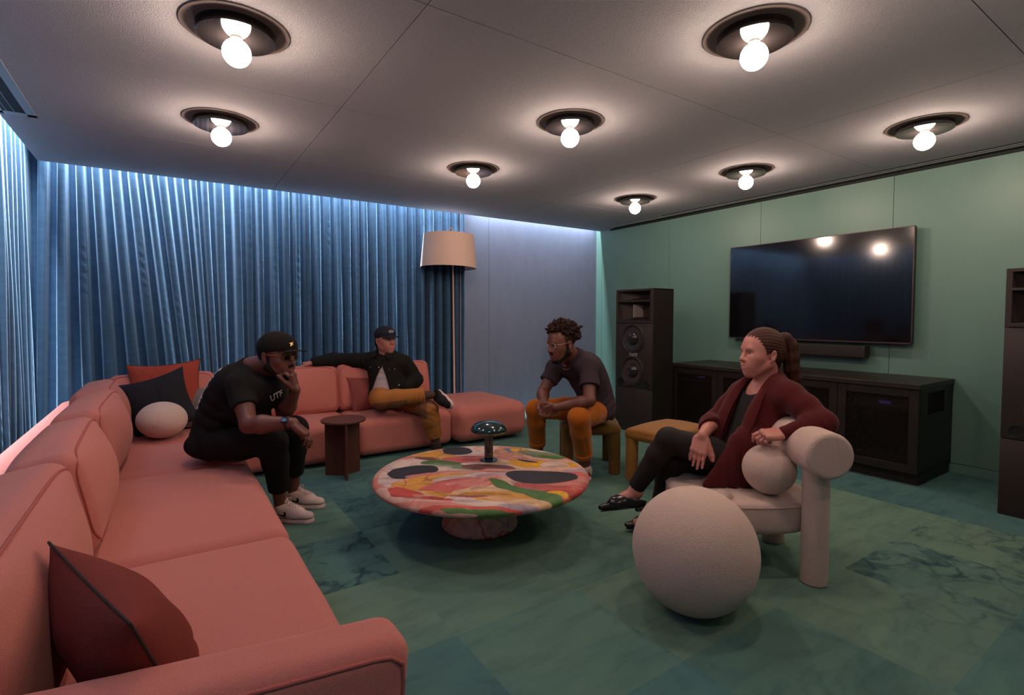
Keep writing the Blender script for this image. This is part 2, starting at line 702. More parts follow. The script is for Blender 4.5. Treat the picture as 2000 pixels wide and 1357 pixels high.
# ---- back wall: blue fabric panels to the right, plain behind the curtain
mb = MB()
for a, c in ((3.00, 3.412), (3.416, 5.20), (5.203, 5.25)):
    mb.box((a, 5.60, 0.03), (c, 5.66, 2.86))
mb.box((-1.1, 5.80, 0), (GX + 0.05, 5.86, 2.86), mi=1)
mb.box((3.00, 5.655, 0), (GX, 5.80, 2.86), mi=1)
structure(mb.build('wall_back', [M_blue, M_dark], smooth=False))
mb = MB()
mb.box((3.02, 5.592, 0), (GX - 0.005, 5.62, 0.05))
structure(mb.build('baseboard_back', mat('blue_baseboard', (0.06, 0.13, 0.16), 0.7, 0.1), smooth=False))
structure(MB().box((-1.16, YF, 0), (-1.10, 5.86, 2.86)).build('wall_left', M_dark, smooth=False))
structure(MB().box((-1.16, YF - 0.06, 0), (GX + 0.1, YF, 2.86)).build('wall_front', M_dark, smooth=False))

# ---- black linear slots along the top of the green wall
mb = MB()
mb.box((GX - 0.022, YF, H0 - 0.022), (GX - 0.001, 5.30, H0 + 0.0))
mb.box((5.050, YF, H0 - 0.003), (5.078, 4.25, H0 + 0.0))
mb.box((5.150, YF, H0 - 0.003), (5.215, 5.20, H0 + 0.0))
structure(mb.build('trim_2', M_black, smooth=False))
mb = MB()
mb.box((5.078, YF, H0 - 0.006), (5.094, 4.25, H0))
mb.box((5.132, YF, H0 - 0.006), (5.150, 5.20, H0))
structure(mb.build('trim_3', mat('slot_lip', (0.20, 0.22, 0.22), 0.6, 0.05), smooth=False))


# ---- curtains
def velvet():
    m, nt, b = new_mat('blue_velvet')
    L = nt.links.new
    tc = N(nt, 'ShaderNodeTexCoord')
    mp = N(nt, 'ShaderNodeMapping')
    mp.inputs['Scale'].default_value = (1, 1, 3)
    L(tc.outputs['Object'], mp.inputs['Vector'])
    no = N(nt, 'ShaderNodeTexNoise')
    no.inputs['Scale'].default_value = 7
    no.inputs['Detail'].default_value = 8
    no.inputs['Roughness'].default_value = 0.7
    L(mp.outputs['Vector'], no.inputs['Vector'])
    r = N(nt, 'ShaderNodeValToRGB')
    r.color_ramp.elements[0].position, r.color_ramp.elements[0].color = 0.25, (0.030, 0.070, 0.128, 1)
    r.color_ramp.elements[1].position, r.color_ramp.elements[1].color = 0.75, (0.056, 0.116, 0.196, 1)
    L(no.outputs['Fac'], r.inputs['Fac'])
    L(r.outputs['Color'], b.inputs['Base Color'])
    b.inputs['Roughness'].default_value = 0.85
    b.inputs['Specular IOR Level'].default_value = 0.15
    b.inputs['Sheen Weight'].default_value = 0.9
    b.inputs['Sheen Roughness'].default_value = 0.35
    b.inputs['Sheen Tint'].default_value = (0.55, 0.75, 1.0, 1)
    return m


M_velvet = velvet()


def fold(u, seed):
    """Depth of a pleat at phase u (integers are the crests facing the room)."""
    c = 0.5 + 0.5 * np.cos(2 * PI * u)
    r = np.random.RandomState(seed)
    a = r.uniform(0.75, 1.15, 400)
    k = np.floor(u + 0.5).astype(int) % 400
    t = np.clip((c - 0.16) / 0.56, 0, 1)
    return (t * t * (3 - 2 * t) * 0.90 + 0.10 * c) * (1 + (a[k] - 0.95) * 0.5)


def curtain(crests, drift, zs, amp, seed):
    """Returns (s, depth) grids: position along the rail and depth of the cloth."""
    cr = np.array(crests)
    ph = np.arange(len(cr))
    s = np.linspace(cr[0] - 0.05, cr[-1] + 0.012, int((cr[-1] - cr[0]) / 0.0075))
    S, Z = np.meshgrid(s, zs, indexing='ij')
    dn = (2.49 - Z)
    u = np.interp(S, cr, ph)
    lo = S < cr[0]
    u = np.where(lo, (S - cr[0]) / 0.13, u)
    u = u + 0.05 * np.sin(1.3 * Z + 2.1 * u) * np.clip(dn, 0, 3) * 0.5
    dep = amp * fold(u, seed)
    dep = dep + 0.012 * np.sin(3.7 * S + 1.1 * Z) * np.clip(dn, 0, 2.5) / 2.5
    dep = dep + 0.006 * np.sin(11 * S + 2.0 * Z + 1.0) * np.clip(dn, 0, 1)
    r = np.random.RandomState(seed + 5)
    for _ in range(40):                       # small creases of the pile
        c0, z0 = r.uniform(cr[0], cr[-1]), r.uniform(0.3, 2.2)
        g = np.exp(-((S - c0) / 0.03) ** 2 - ((Z - z0) / 0.22) ** 2)
        dep = dep + 0.0022 * g * np.sin((Z - z0) * 70 + (S - c0) * 90)
    S2 = S + drift(S) * np.clip(dn, 0, 2.5)
    return S2, Z, dep


zs = np.concatenate([np.linspace(0.015, 2.3, 90), np.linspace(2.32, 2.80, 14)])
crests = [-0.92, -0.794, -0.675, -0.559, -0.459, -0.326, -0.209, -0.1, 0.004, 0.135, 0.245, 0.33, 0.442, 0.599, 0.70, 0.785, 0.923, 1.041, 1.133,
          1.237, 1.338, 1.441, 1.546, 1.653, 1.747, 1.831, 1.939, 2.055, 2.15, 2.29, 2.396, 2.504, 2.62, 2.733, 2.834, 2.958, 3.034]
S2, Z, dep = curtain(crests, lambda s: 0.085 * np.exp(-((s + 0.05) / 0.38) ** 2) - 0.04 * np.exp(-((s + 0.75) / 0.15) ** 2), zs, 0.140, 2)
o = grid_mesh('curtain', np.stack([S2, 5.715 - dep, Z], -1), [M_velvet])
sd = o.modifiers.new('cloth', 'SOLIDIFY')
sd.thickness, sd.offset = 0.003, -1
tag(o, 'wide pleated blue velvet curtain across the back wall behind the sofa', 'curtain')
crests = [-1.85 + 0.118 * i + 0.016 * math.sin(i * 2.7) for i in range(63)]
crests = [c for c in crests if c < 5.53] + [5.56]
S2, Z, dep = curtain(crests, lambda s: -0.03 * np.exp(-((s - 5.2) / 0.5) ** 2), zs, 0.120, 9)
o = grid_mesh('curtain', np.stack([-1.005 + dep, S2, Z], -1), [M_velvet], flip=True)
sd = o.modifiers.new('cloth', 'SOLIDIFY')
sd.thickness, sd.offset = 0.003, -1
tag(o, 'pleated blue velvet curtain along the left wall beside the long sofa side', 'curtain')


# ---- lights in the slots above the curtains
def strip(name, loc, sx, sy, power, col, rot=(0, 0, 0)):
    d = bpy.data.lights.new(name, 'AREA')
    d.shape = 'RECTANGLE'
    d.size, d.size_y = sx, sy
    d.energy = power
    d.color = col
    d.spread = math.radians(85)
    o = bpy.data.objects.new(name, d)
    C.objects.link(o)
    o.location, o.rotation_euler = loc, rot
    return o


COOL = (0.74, 0.87, 1.0)
strip('slot_light', ((XL + 3.02) / 2, 5.545, 2.82), 3.75, 0.03, 105, COOL)
strip('slot_light', ((3.05 + GX) / 2, 5.560, 2.82), 2.1, 0.03, 52, (0.78, 0.88, 1.0))
strip('slot_light', (-0.845, (YF + 5.5) / 2, 2.82), 0.03, 7.2, 205, COOL)

# ---- camera
cam = bpy.data.cameras.new('camera')
cam.sensor_width = 36.0
cam.lens = 36.0 * 1007.0 / 2000.0
cam.shift_y = -17.5 / 2000.0
cam.clip_start = 0.02
co = bpy.data.objects.new('camera', cam)
C.objects.link(co)
co.location = (0, 0, 1.25)
yaw = math.atan2(677.0, 1007.0)
co.rotation_euler = (math.radians(90 - 2.35), 0, -yaw)
bpy.context.scene.camera = co
sc = bpy.context.scene
sc.view_settings.view_transform = 'Standard'
sc.view_settings.look = 'None'
sc.view_settings.gamma = 1.0
sc.view_settings.use_curve_mapping = False
sc.view_settings.exposure = 0.0
w = bpy.data.worlds.new('room_air')
w.use_nodes = True
w.node_tree.nodes['Background'].inputs['Color'].default_value = (0.02, 0.025, 0.03, 1)
w.node_tree.nodes['Background'].inputs['Strength'].default_value = 0.3
sc.world = w
sc.cycles.use_denoising = True
sc.cycles.max_bounces = 6
sc.cycles.diffuse_bounces = 4
sc.cycles.glossy_bounces = 3
sc.cycles.use_adaptive_sampling = True
sc.cycles.adaptive_threshold = 0.03
sc.cycles.sample_clamp_indirect = 6.0
# =================================================================== CEILING LIGHTS
WARM = (1.0, 0.74, 0.60)
M_bronze = mat('bronze_ring', (0.150, 0.118, 0.105), 0.75, 0.12, 60, spec=0.25)
M_gloss = mat('black_gloss_disc', (0.006, 0.005, 0.005), 0.06, 0.05, spec=0.55)
M_bulb = mat('lit_globe', (1, 1, 1), 0.3, 0.0, emit=WARM, estr=165.0)


def ceiling_light():
    t = empty('ceiling_light', (0, 0, 0))
    MB().lathe([(0.150, 0), (0.213, 0), (0.2128, -0.003), (0.211, -0.0045), (0.150, -0.0045)], 72, closed=True).build('ring', M_bronze, t)
    MB().lathe([(0.154, -0.003), (0.154, -0.037), (0.152, -0.039), (0.0, -0.039)], 72).build('disc', M_gloss, t)
    MB().lathe([(0.024, -0.038), (0.024, -0.046), (0.0, -0.046)], 24).build('socket', M_bronze, t)
    b = MB().lathe([(0.057 * math.sin(PI * i / 14), -0.1005 + 0.057 * math.cos(PI * i / 14)) for i in range(15)], 24).build('bulb', M_bulb, t)
    return t


lab = {(0, 1): 'bronze ringed globe ceiling light cut close by the top left edge of the picture',
       (0, 2): 'bronze ringed globe ceiling light above the man in the black cap',
       (1, 0): 'bronze ringed globe ceiling light touching the top edge of the picture right of centre',
       (1, 1): 'bronze ringed globe ceiling light above the coffee table, middle of its row of three',
       (1, 2): 'bronze ringed globe ceiling light nearest the white floor lamp',
       (2, 0): 'bronze ringed globe ceiling light above the right end of the television',
       (2, 1): 'bronze ringed globe ceiling light above the left end of the television',
       (2, 2): 'small looking bronze ringed globe ceiling light nearest the blue wall corner'}
lx, ly = [0.305, 2.165, 4.105], [1.322, 2.558, 3.800]
first = ceiling_light()
used = False
for (i, j), l in lab.items():
    o = copy_tree(first) if used else first
    used = True
    o.location = (lx[i], ly[j], H0)
    tag(o, l, 'ceiling light')
for x, y in ((0.305, 1.322 - 1.236), (2.165, 1.322 - 1.236), (4.105, 1.322 - 1.236), (0.305, 1.322)):
    if (x, y) == (0.305, 1.322):
        continue
    o = copy_tree(first)
    o.location = (x, y, H0)
    tag(o, 'bronze ringed globe ceiling light out of view behind the camera', 'ceiling light', 'globe ceiling lights behind the camera')
# fix rows: the left column has its lights one module further back
for o in list(C.objects):
    if o.name.startswith('ceiling_light') and o.get('label') == lab[(0, 1)]:
        o.location = (0.283, 2.552, H0)
    if o.name.startswith('ceiling_light') and o.get('label') == lab[(0, 2)]:
        o.location = (0.322, 3.775, H0)

# ---- air vent in the ceiling at the left edge
M_vent = mat('vent_frame', (0.24, 0.31, 0.36), 0.5, 0.05)
t = empty('air_vent', (-0.70, 3.6, H0))
mb = MB()
x0, x1, y0, y1, f = -0.806, -0.628, 2.6, 4.345, 0.045
for a, c in (((x0, y1 - f), (x1, y1)), ((x0, y0), (x1, y0 + f)), ((x1 - f, y0), (x1, y1)), ((x0, y0), (x0 + 0.028, y1))):
    mb.box((*a, H0 - 0.006), (*c, H0), 0.001, 1)
mb.build('frame', M_vent, t)
MB().box((x0 + 0.02, y0 + 0.02, H0 - 0.002), (x1 - 0.02, y1 - 0.02, H0 - 0.0002)).build('recess', M_black, t)
for k in range(2):
    MB().box((x0 + 0.045 + 0.035 * k, y0 + f, H0 - 0.005), (x0 + 0.050 + 0.035 * k, y1 - f, H0 - 0.001)).build('blade', mat('vent_blade', (0.05, 0.06, 0.07), 0.4, 0.1), t)
tag(t, 'rectangular ceiling air vent with a pale frame beside the left curtain', 'air vent')

# =================================================================== SOFA
M_sofa = mat('coral_wool', (0.540, 0.185, 0.155), 0.95, 0.30, 420, bump=0.6, bscale=420, spec=0.12, sheen=0.15, bdist=0.003)
M_pipe = mat('coral_piping', (0.42, 0.120, 0.105), 0.95, 0.1, 90, spec=0.1)
SE = 0.362                       # seat height


def soft(c, hd, rad, R=None, crown=0.0, m=0, k=0.02):
    """Rounded upholstered block with crowned faces."""
    return dict(c=np.array(c, float), hd=np.array(hd, float), rad=rad, R=np.eye(3) if R is None else np.array(R), crown=crown)


def soft_build(name, b, mats, parent, h=0.011, wr=0.0, seed=1):
    s = SDF(h)
    c, hd, rad, R, cw = b['c'], b['hd'], b['rad'], b['R'], b['crown']

    def fn(P):
        x, y, z = P[0] - c[0], P[1] - c[1], P[2] - c[2]
        v = [x * R[0, i] + y * R[1, i] + z * R[2, i] for i in range(3)]
        q = []
        for i in range(3):
            j, l = (i + 1) % 3, (i + 2) % 3
            a = np.clip(1 - (v[j] / hd[j]) ** 2, 0, 1) * np.clip(1 - (v[l] / hd[l]) ** 2, 0, 1)
            cwi = cw[i] if isinstance(cw, (tuple, list)) else cw
            q.append(np.abs(v[i]) - (hd[i] - rad) - cwi * a)
        o = np.sqrt(sum(np.maximum(w, 0) ** 2 for w in q))
        return o + np.minimum(np.maximum(np.maximum(q[0], q[1]), q[2]), 0) - rad
    e = np.abs(R) @ (hd + 0.06)
    s.func(fn, c - e, c + e)
    disp = (lambda P: wr * wob(P, 14, seed)) if wr else None
    return s.build(name, mats, parent, disp)


sofa = empty('sectional_sofa', (0.3, 3.2, 0))
tag(sofa, 'long coral wool corner sofa with loose back cushions and an open end', 'sofa')


def rz(a):
    c, s = math.cos(a), math.sin(a)
    return np.array([[c, -s, 0], [s, c, 0], [0, 0, 1.0]])


def ry(a):
    c, s = math.cos(a), math.sin(a)
    return np.array([[c, 0, s], [0, 1.0, 0], [-s, 0, c]])


def rx(a):
    c, s = math.cos(a), math.sin(a)
    return np.array([[1.0, 0, 0], [0, c, -s], [0, s, c]])


def seat(x0, x1, y0, y1, top=SE, seed=1, rad=0.065):
    z0 = 0.03
    return soft_build('seat', soft(((x0 + x1) / 2, (y0 + y1) / 2, (z0 + top - 0.012) / 2), ((x1 - x0) / 2, (y1 - y0) / 2, (top - 0.012 - z0) / 2), rad, crown=(0.006, 0.006, 0.016)), M_sofa, sofa, 0.011, 0.0016, seed)


seat(-0.62, 0.425, 1.19, 2.315, seed=1)
seat(-0.62, 0.425, 2.313, 3.590, seed=2)
seat(-0.62, 0.425, 3.588, 4.42, seed=3)
seat(-0.62, 0.425, 4.40, 5.28, seed=4)
seat(0.415, 1.375, 4.40, 5.28, seed=5)
seat(1.373, 2.285, 4.42, 5.28, seed=6)
seat(2.285, 3.135, 4.34, 5.30, top=0.395, seed=7, rad=0.11)
# arm at the near end
arm = SDF(0.010)
arm.box((-0.135, 1.157, 0.318), (0.572, 0.083, 0.262), ry(0.11), rad=0.050)
arm.box((-0.10, 1.155, 0.20), (0.53, 0.080, 0.17), rad=0.03, k=0.01)
arm = arm.build('armrest', [M_sofa], sofa, lambda P: 0.002 * wob(P, 12, 4))
mb = MB()
pp = []
for i in range(13):
    a = PI * i / 12
pts = [(x, 1.0765, 0.580 - 0.11 * (x + 0.135) - 0.024) for x in (-0.62, -0.3, 0.0, 0.2, 0.36)] + [(0.400, 1.080, 0.492), (0.424, 1.086, 0.470), (0.4275, 1.0885, 0.42), (0.413, 1.0885, 0.28), (0.410, 1.0885, 0.06)]
t_ = BVHTree.FromPolygons([v.co for v in arm.data.vertices], [tuple(p.vertices) for p in arm.data.polygons])
dense = [Vector(a).lerp(Vector(b), k / 6) for a, b in zip(pts[:-1], pts[1:]) for k in range(6)]
mb.tube([(lambda h: h[0] + h[1] * 0.0012)(t_.find_nearest(p)) for p in dense], 0.0050, 8)
mb.build('piping', M_pipe, sofa)
# back frame
bf = SDF(0.010)
bf.box((-0.615, 3.13, 0.31), (0.085, 2.17, 0.285), rad=0.05)
bf.build('back_frame', [M_sofa], sofa)
bf = SDF(0.010)
bf.box((0.80, 5.245, 0.31), (1.49, 0.085, 0.285), rad=0.05)
bf.build('back_frame', [M_sofa], sofa)


def hug(o, pts, off=0.0012):
    """Pull points onto the surface of o."""
    t = BVHTree.FromPolygons([v.co for v in o.data.vertices], [tuple(p.vertices) for p in o.data.polygons])
    out = []
    for p in pts:
        h = t.find_nearest(Vector(p))
        out.append(h[0] + h[1] * off)
    return out


def cushion(c, hw, hh, ht, R, seed, crown=0.070):
    """Loose back cushion: local x = through the thickness, y = width, z = height."""
    b = soft(c, (ht, hw, hh), min(ht, 0.055), R, crown=(crown, 0.012, 0.016))
    o = soft_build('back_cushion', b, M_sofa, sofa, 0.011, 0.003, seed)
    pts = []
    for i in range(64):
        a = 2 * PI * i / 64
        ca, sa = math.cos(a), math.sin(a)
        q = (abs(ca) ** 6 + abs(sa) ** 6) ** (-1 / 6)
        pts.append(np.array(c) + np.array(R) @ np.array([ht - 0.012, q * ca * (hw - 0.014), q * sa * (hh - 0.014)]))
    p = MB().tube(hug(o, pts), 0.0042, 6, closed=True).build('piping', M_pipe, o)
    return o


cushion((-0.365, 1.785, 0.552), 0.550, 0.200, 0.105, ry(-0.16), 11)
cushion((-0.365, 2.890, 0.550), 0.490, 0.196, 0.105, ry(-0.18) @ rz(0.03), 12)
cushion((-0.360, 3.930, 0.556), 0.475, 0.200, 0.105, ry(-0.20) @ rz(-0.02), 13)
cushion((-0.400, 4.83, 0.556), 0.38, 0.200, 0.110, ry(-0.18), 14)
for (x, w, s, z) in ((-0.02, 0.36, 15, 0.565), (0.86, 0.50, 16, 0.558), (1.835, 0.475, 17, 0.568)):
    cushion((x, 5.075, z), w, 0.222, 0.095, rz(-PI / 2) @ ry(-0.20), s)


# =================================================================== THROW CUSHIONS
def throw(name, c, right, up, w, h, t, m, edge=None, seed=0, pinch=0.07, parent=None, wr=0.006):
    """Square knife-edged cushion; right/up span its face."""
    R_ = Vector(nrm(right))
    U_ = Vector(nrm(up))
    U_ = (U_ - R_ * R_.dot(U_)).normalized()
    W_ = R_.cross(U_)
    n = 44
    u = np.sin(np.linspace(-1, 1, n) * PI / 2)
    A, B = np.meshgrid(u, u, indexing='ij')
    prof = (np.clip(1 - np.abs(A) ** 2.4, 0, 1) ** 0.62) * (np.clip(1 - np.abs(B) ** 2.4, 0, 1) ** 0.62)
    X = A * w / 2 * (1 - pinch * (1 - B ** 2) * np.abs(A))
    Y = B * h / 2 * (1 - pinch * (1 - A ** 2) * np.abs(B))
    r = np.random.RandomState(seed)
    wn = sum(np.sin(A * r.normal() * 5 + B * r.normal() * 5 + r.rand() * 6) for _ in range(5)) / 5
    crease = sum(np.exp(-(((A * math.cos(q) + B * math.sin(q)) - o_) / 0.06) ** 2) for q, o_ in [(r.rand() * 3.1, r.uniform(-0.5, 0.5)) for _ in range(3)]) * (1 - A ** 2) * (1 - B ** 2)
    o = None
    Vs, Fs = [], []
    for sgn in (1, -1):
        T = sgn * (t / 2 * prof * (1 + 0.14 * wn * (1 - A ** 2) * (1 - B ** 2)) - wr * crease * prof)
        P = np.array(c)[None, None] + X[..., None] * np.array(R_) + Y[..., None] * np.array(U_) + T[..., None] * np.array(W_)
        ids = np.arange(n * n).reshape(n, n) + len(Vs) * n * n
        Fq = np.stack([ids[:-1, :-1], ids[1:, :-1], ids[1:, 1:], ids[:-1, 1:]], -1).reshape(-1, 4)
        Vs.append(P.reshape(-1, 3))
        Fs.append(Fq if sgn > 0 else Fq[:, ::-1])
    o = np_mesh(name, np.concatenate(Vs), np.concatenate(Fs), [m], parent)
    bm = bmesh.new()
    bm.from_mesh(o.data)
    bmesh.ops.remove_doubles(bm, verts=bm.verts[:], dist=0.0008)
    bm.to_mesh(o.data)
    bm.free()
    if edge:
        P = np.array(c)[None, None] + X[..., None] * np.array(R_) + Y[..., None] * np.array(U_)
        ring = list(P[:, 0]) + list(P[-1, 1:]) + list(P[-2::-1, -1]) + list(P[0, -2:0:-1])
        MB().tube([Vector(p) for p in ring], 0.0030, 6, closed=True).build('edge_binding', edge, o)
    return rel(o, c)




M_rust = mat('terracotta_linen', (0.185, 0.036, 0.028), 0.9, 0.12, 12, bump=0.4, bscale=240, spec=0.15)
M_rust2 = mat('rust_linen', (0.330, 0.055, 0.035), 0.9, 0.12, 12, bump=0.4, bscale=240, spec=0.15)
M_ink = mat('charcoal_linen', (0.020, 0.021, 0.027), 0.9, 0.12, 12, bump=0.4, bscale=240, spec=0.15)
M_greyc = mat('grey_linen', (0.190, 0.155, 0.140), 0.9, 0.12, 12, bump=0.4, bscale=240, spec=0.15)
M_bind = mat('dark_stitching', (0.035, 0.022, 0.020), 0.9, 0.2, 200)
M_boucle = mat('cream_boucle', (0.640, 0.475, 0.405), 0.95, 0.06, 60, bump=0.8, bscale=210, spec=0.12, sheen=0.2, bdist=0.005)

o = throw('throw_cushion', (-0.085, 1.425, 0.515), (0.24, -0.55, -0.08), (-0.42, 0.10, 0.85), 0.42, 0.42, 0.20, M_rust, M_bind, 3, 0.09, wr=0.012)
tag(o, 'terracotta linen cushion with dark stitched edge in the near corner by the armrest', 'cushion')
o = throw('throw_cushion', (-0.005, 4.93, 0.655), (1, -0.05, 0.06), (0.02, 0.35, 1), 0.50, 0.50, 0.14, M_rust2, M_bind, 5, 0.12)
tag(o, 'rust red cushion standing behind the black cushion in the sofa corner', 'cushion')
o = throw('throw_cushion', (-0.050, 4.745, 0.595), (1, -0.10, 0.30), (-0.22, 0.22, 1), 0.45, 0.45, 0.15, M_ink, None, 7, 0.13)
tag(o, 'black cushion standing behind the round cream cushion', 'cushion')
o = throw('throw_cushion', (0.300, 4.86, 0.520), (1, -0.12, -0.04), (0.05, 0.45, 1), 0.44, 0.34, 0.13, M_greyc, None, 8, 0.06)
tag(o, 'low grey cushion behind the back of the man in the black cap', 'cushion')
o = throw('throw_cushion', (1.64, 4.93, 0.515), (1, 0.05, 0.05), (0, 0.35, 1), 0.40, 0.36, 0.13, mat('dull_red_linen', (0.250, 0.060, 0.050), 0.9, 0.1, 12), None, 9, 0.08)
tag(o, 'dull red cushion behind the back of the man in the black jacket', 'cushion')
s = SDF(0.006)
s.ell((-0.035, 4.54, 0.500), (0.160, 0.150, 0.132), R=ry(0.10))
o = s.build('ball_cushion', [M_boucle], None, lambda P: 0.002 * wob(P, 30, 5))
tag(rel(o, (-0.035, 4.54, 0.37)), 'round cream boucle cushion in front of the black cushion', 'cushion')

# =================================================================== COFFEE TABLE
TC, TZ, TR = (1.555, 2.635), 0.335, 0.637


def table_paint():
    """Marbled plaster: one colour per poured patch, stored on the vertices of the top."""
    m, nt, b = new_mat('marbled_pigment')
    L = nt.links.new
    at = N(nt, 'ShaderNodeVertexColor', layer_name='pigment')
    tc = N(nt, 'ShaderNodeTexCoord')
    no = N(nt, 'ShaderNodeTexNoise')
    no.inputs['Scale'].default_value = 9
    no.inputs['Detail'].default_value = 5
    no.inputs['Distortion'].default_value = 1.6
    L(tc.outputs['Object'], no.inputs['Vector'])
    r = N(nt, 'ShaderNodeValToRGB')
    r.color_ramp.elements[0].position, r.color_ramp.elements[0].color = 0.35, (0.78, 0.76, 0.78, 1)
    r.color_ramp.elements[1].position, r.color_ramp.elements[1].color = 0.62, (1.05, 1.03, 1.0, 1)
    L(no.outputs['Fac'], r.inputs['Fac'])
    mx = N(nt, 'ShaderNodeMix', data_type='RGBA', blend_type='MULTIPLY')
    mx.inputs['Factor'].default_value = 1.0
    L(at.outputs['Color'], mx.inputs['A'])
    L(r.outputs['Color'], mx.inputs['B'])
    L(mx.outputs['Result'], b.inputs['Base Color'])
    b.inputs['Roughness'].default_value = 0.48
    b.inputs['Specular IOR Level'].default_value = 0.35
    return m


M_paint = table_paint()
PAL = dict(pink=(0.60, 0.135, 0.120), rose=(0.62, 0.22, 0.185), blush=(0.66, 0.40, 0.33), white=(0.66, 0.52, 0.47), cream=(0.70, 0.47, 0.27),
           ochre=(0.66, 0.32, 0.055), yellow=(0.72, 0.37, 0.015), green=(0.075, 0.175, 0.045), sage=(0.18, 0.26, 0.14), black=(0.030, 0.028, 0.036),
           brown=(0.20, 0.075, 0.060), red=(0.55, 0.075, 0.055), lilac=(0.42, 0.33, 0.40), tan=(0.55, 0.27, 0.16), wine=(0.36, 0.075, 0.075), blue=(0.16, 0.18, 0.38))
# patches in table coordinates: e = away from the viewer's side, s = sideways (metres), painted in order
PATCH = [  # (sideways, away, half width, half depth, turn, colour)
    (-0.36, 0.00, 0.25, 0.30, 0.0, 'white'), (-0.30, 0.36, 0.22, 0.12, -0.5, 'ochre'), (-0.24, 0.38, 0.16, 0.06, -0.6, 'tan'), (-0.38, 0.25, 0.10, 0.025, -0.55, 'brown'),
    (-0.10, 0.42, 0.17, 0.14, 0.2, 'white'), (0.06, 0.48, 0.16, 0.11, 0.0, 'blush'), (-0.06, 0.22, 0.24, 0.10, 0.1, 'pink'), (0.03, 0.45, 0.09, 0.11, 0.0, 'white'),
    (0.13, 0.34, 0.12, 0.24, -0.2, 'tan'), (-0.01, 0.27, 0.05, 0.03, 0.0, 'yellow'), (0.145, 0.47, 0.035, 0.06, 0.2, 'blue'), (0.22, 0.47, 0.08, 0.05, -0.2, 'yellow'),
    (0.36, 0.38, 0.17, 0.06, -0.45, 'sage'), (0.44, 0.32, 0.10, 0.03, -0.5, 'green'), (0.26, 0.20, 0.26, 0.10, -0.3, 'rose'), (0.18, 0.13, 0.23, 0.12, -0.25, 'cream'),
    (0.33, 0.20, 0.20, 0.055, -0.25, 'ochre'), (0.37, 0.14, 0.21, 0.10, -0.2, 'yellow'), (0.47, 0.12, 0.07, 0.09, 0.2, 'white'), (0.30, 0.23, 0.09, 0.02, -0.35, 'black'),
    (0.50, 0.02, 0.14, 0.05, -0.15, 'ochre'), (0.56, -0.03, 0.08, 0.07, 0.0, 'lilac'), (0.42, 0.02, 0.16, 0.035, -0.1, 'blush'),
    (-0.26, 0.14, 0.15, 0.045, -0.35, 'green'), (-0.20, 0.07, 0.14, 0.05, -0.45, 'sage'), (-0.10, 0.015, 0.11, 0.05, -0.2, 'sage'),
    (-0.41, -0.02, 0.15, 0.125, 0.25, 'black'), (-0.28, 0.47, 0.0, 0.0, 0.0, 'black'), (-0.22, 0.43, 0.105, 0.10, -0.2, 'black'),
    (0.00, 0.10, 0.17, 0.05, -0.15, 'white'), (0.02, 0.04, 0.19, 0.075, -0.1, 'brown'), (0.08, 0.00, 0.14, 0.035, 0.1, 'wine'), (0.10, -0.05, 0.15, 0.06, 0.0, 'blush'),
    (0.16, -0.03, 0.14, 0.03, 0.25, 'white'), (0.22, -0.06, 0.12, 0.05, 0.25, 'yellow'), (-0.12, -0.09, 0.30, 0.045, 0.12, 'rose'), (-0.14, -0.13, 0.30, 0.035, 0.14, 'lilac'),
    (-0.34, -0.23, 0.14, 0.10, 0.2, 'pink'), (-0.24, -0.22, 0.24, 0.11, 0.15, 'ochre'), (-0.14, -0.20, 0.12, 0.07, 0.2, 'white'), (-0.12, -0.21, 0.08, 0.04, 0.2, 'lilac'),
    (-0.27, -0.33, 0.22, 0.08, -0.3, 'ochre'), (0.12, -0.18, 0.25, 0.09, -0.15, 'white'), (0.07, -0.16, 0.14, 0.05, -0.1, 'lilac'), (0.24, -0.25, 0.20, 0.08, -0.35, 'blush'),
(0.46, -0.28, 0.24, 0.22, 0.15, 'pink'), (0.52, -0.20, 0.14, 0.07, 0.2, 'rose'), (0.46, -0.36, 0.15, 0.05, 0.35, 'red'),
    (0.33, -0.12, 0.205, 0.105, -0.12, 'black'), (0.03, -0.33, 0.22, 0.11, 0.0, 'cream'), (-0.09, -0.27, 0.22, 0.09, 0.42, 'pink'), (-0.03, -0.23, 0.12, 0.06, 0.5, 'rose'), (0.02, -0.36, 0.17, 0.055, 0.1, 'cream'),
    (0.14, -0.45, 0.24, 0.085, -0.1, 'ochre'), (-0.08, -0.45, 0.17, 0.02, 0.0, 'wine'), (-0.12, -0.485, 0.14, 0.032, -0.2, 'white'), (-0.26, -0.42, 0.10, 0.06, -0.4, 'ochre'),
    (-0.22, -0.48, 0.12, 0.02, -0.4, 'red'), (-0.38, -0.36, 0.12, 0.05, -0.7, 'red'),
    (0.25, -0.345, 0.27, 0.045, -0.62, 'green'), (0.36, -0.44, 0.10, 0.05, -0.5, 'green'), (0.42, -0.40, 0.05, 0.025, -0.3, 'yellow'), (0.05, -0.555, 0.17, 0.03, -0.1, 'white'),
    (0.28, -0.51, 0.11, 0.03, 0.1, 'cream'), (0.22, -0.57, 0.12, 0.025, 0.1, 'lilac'), (-0.02, -0.60, 0.35, 0.018, 0.0, 'red'), (0.12, -0.612, 0.3, 0.012, 0.0, 'green')]


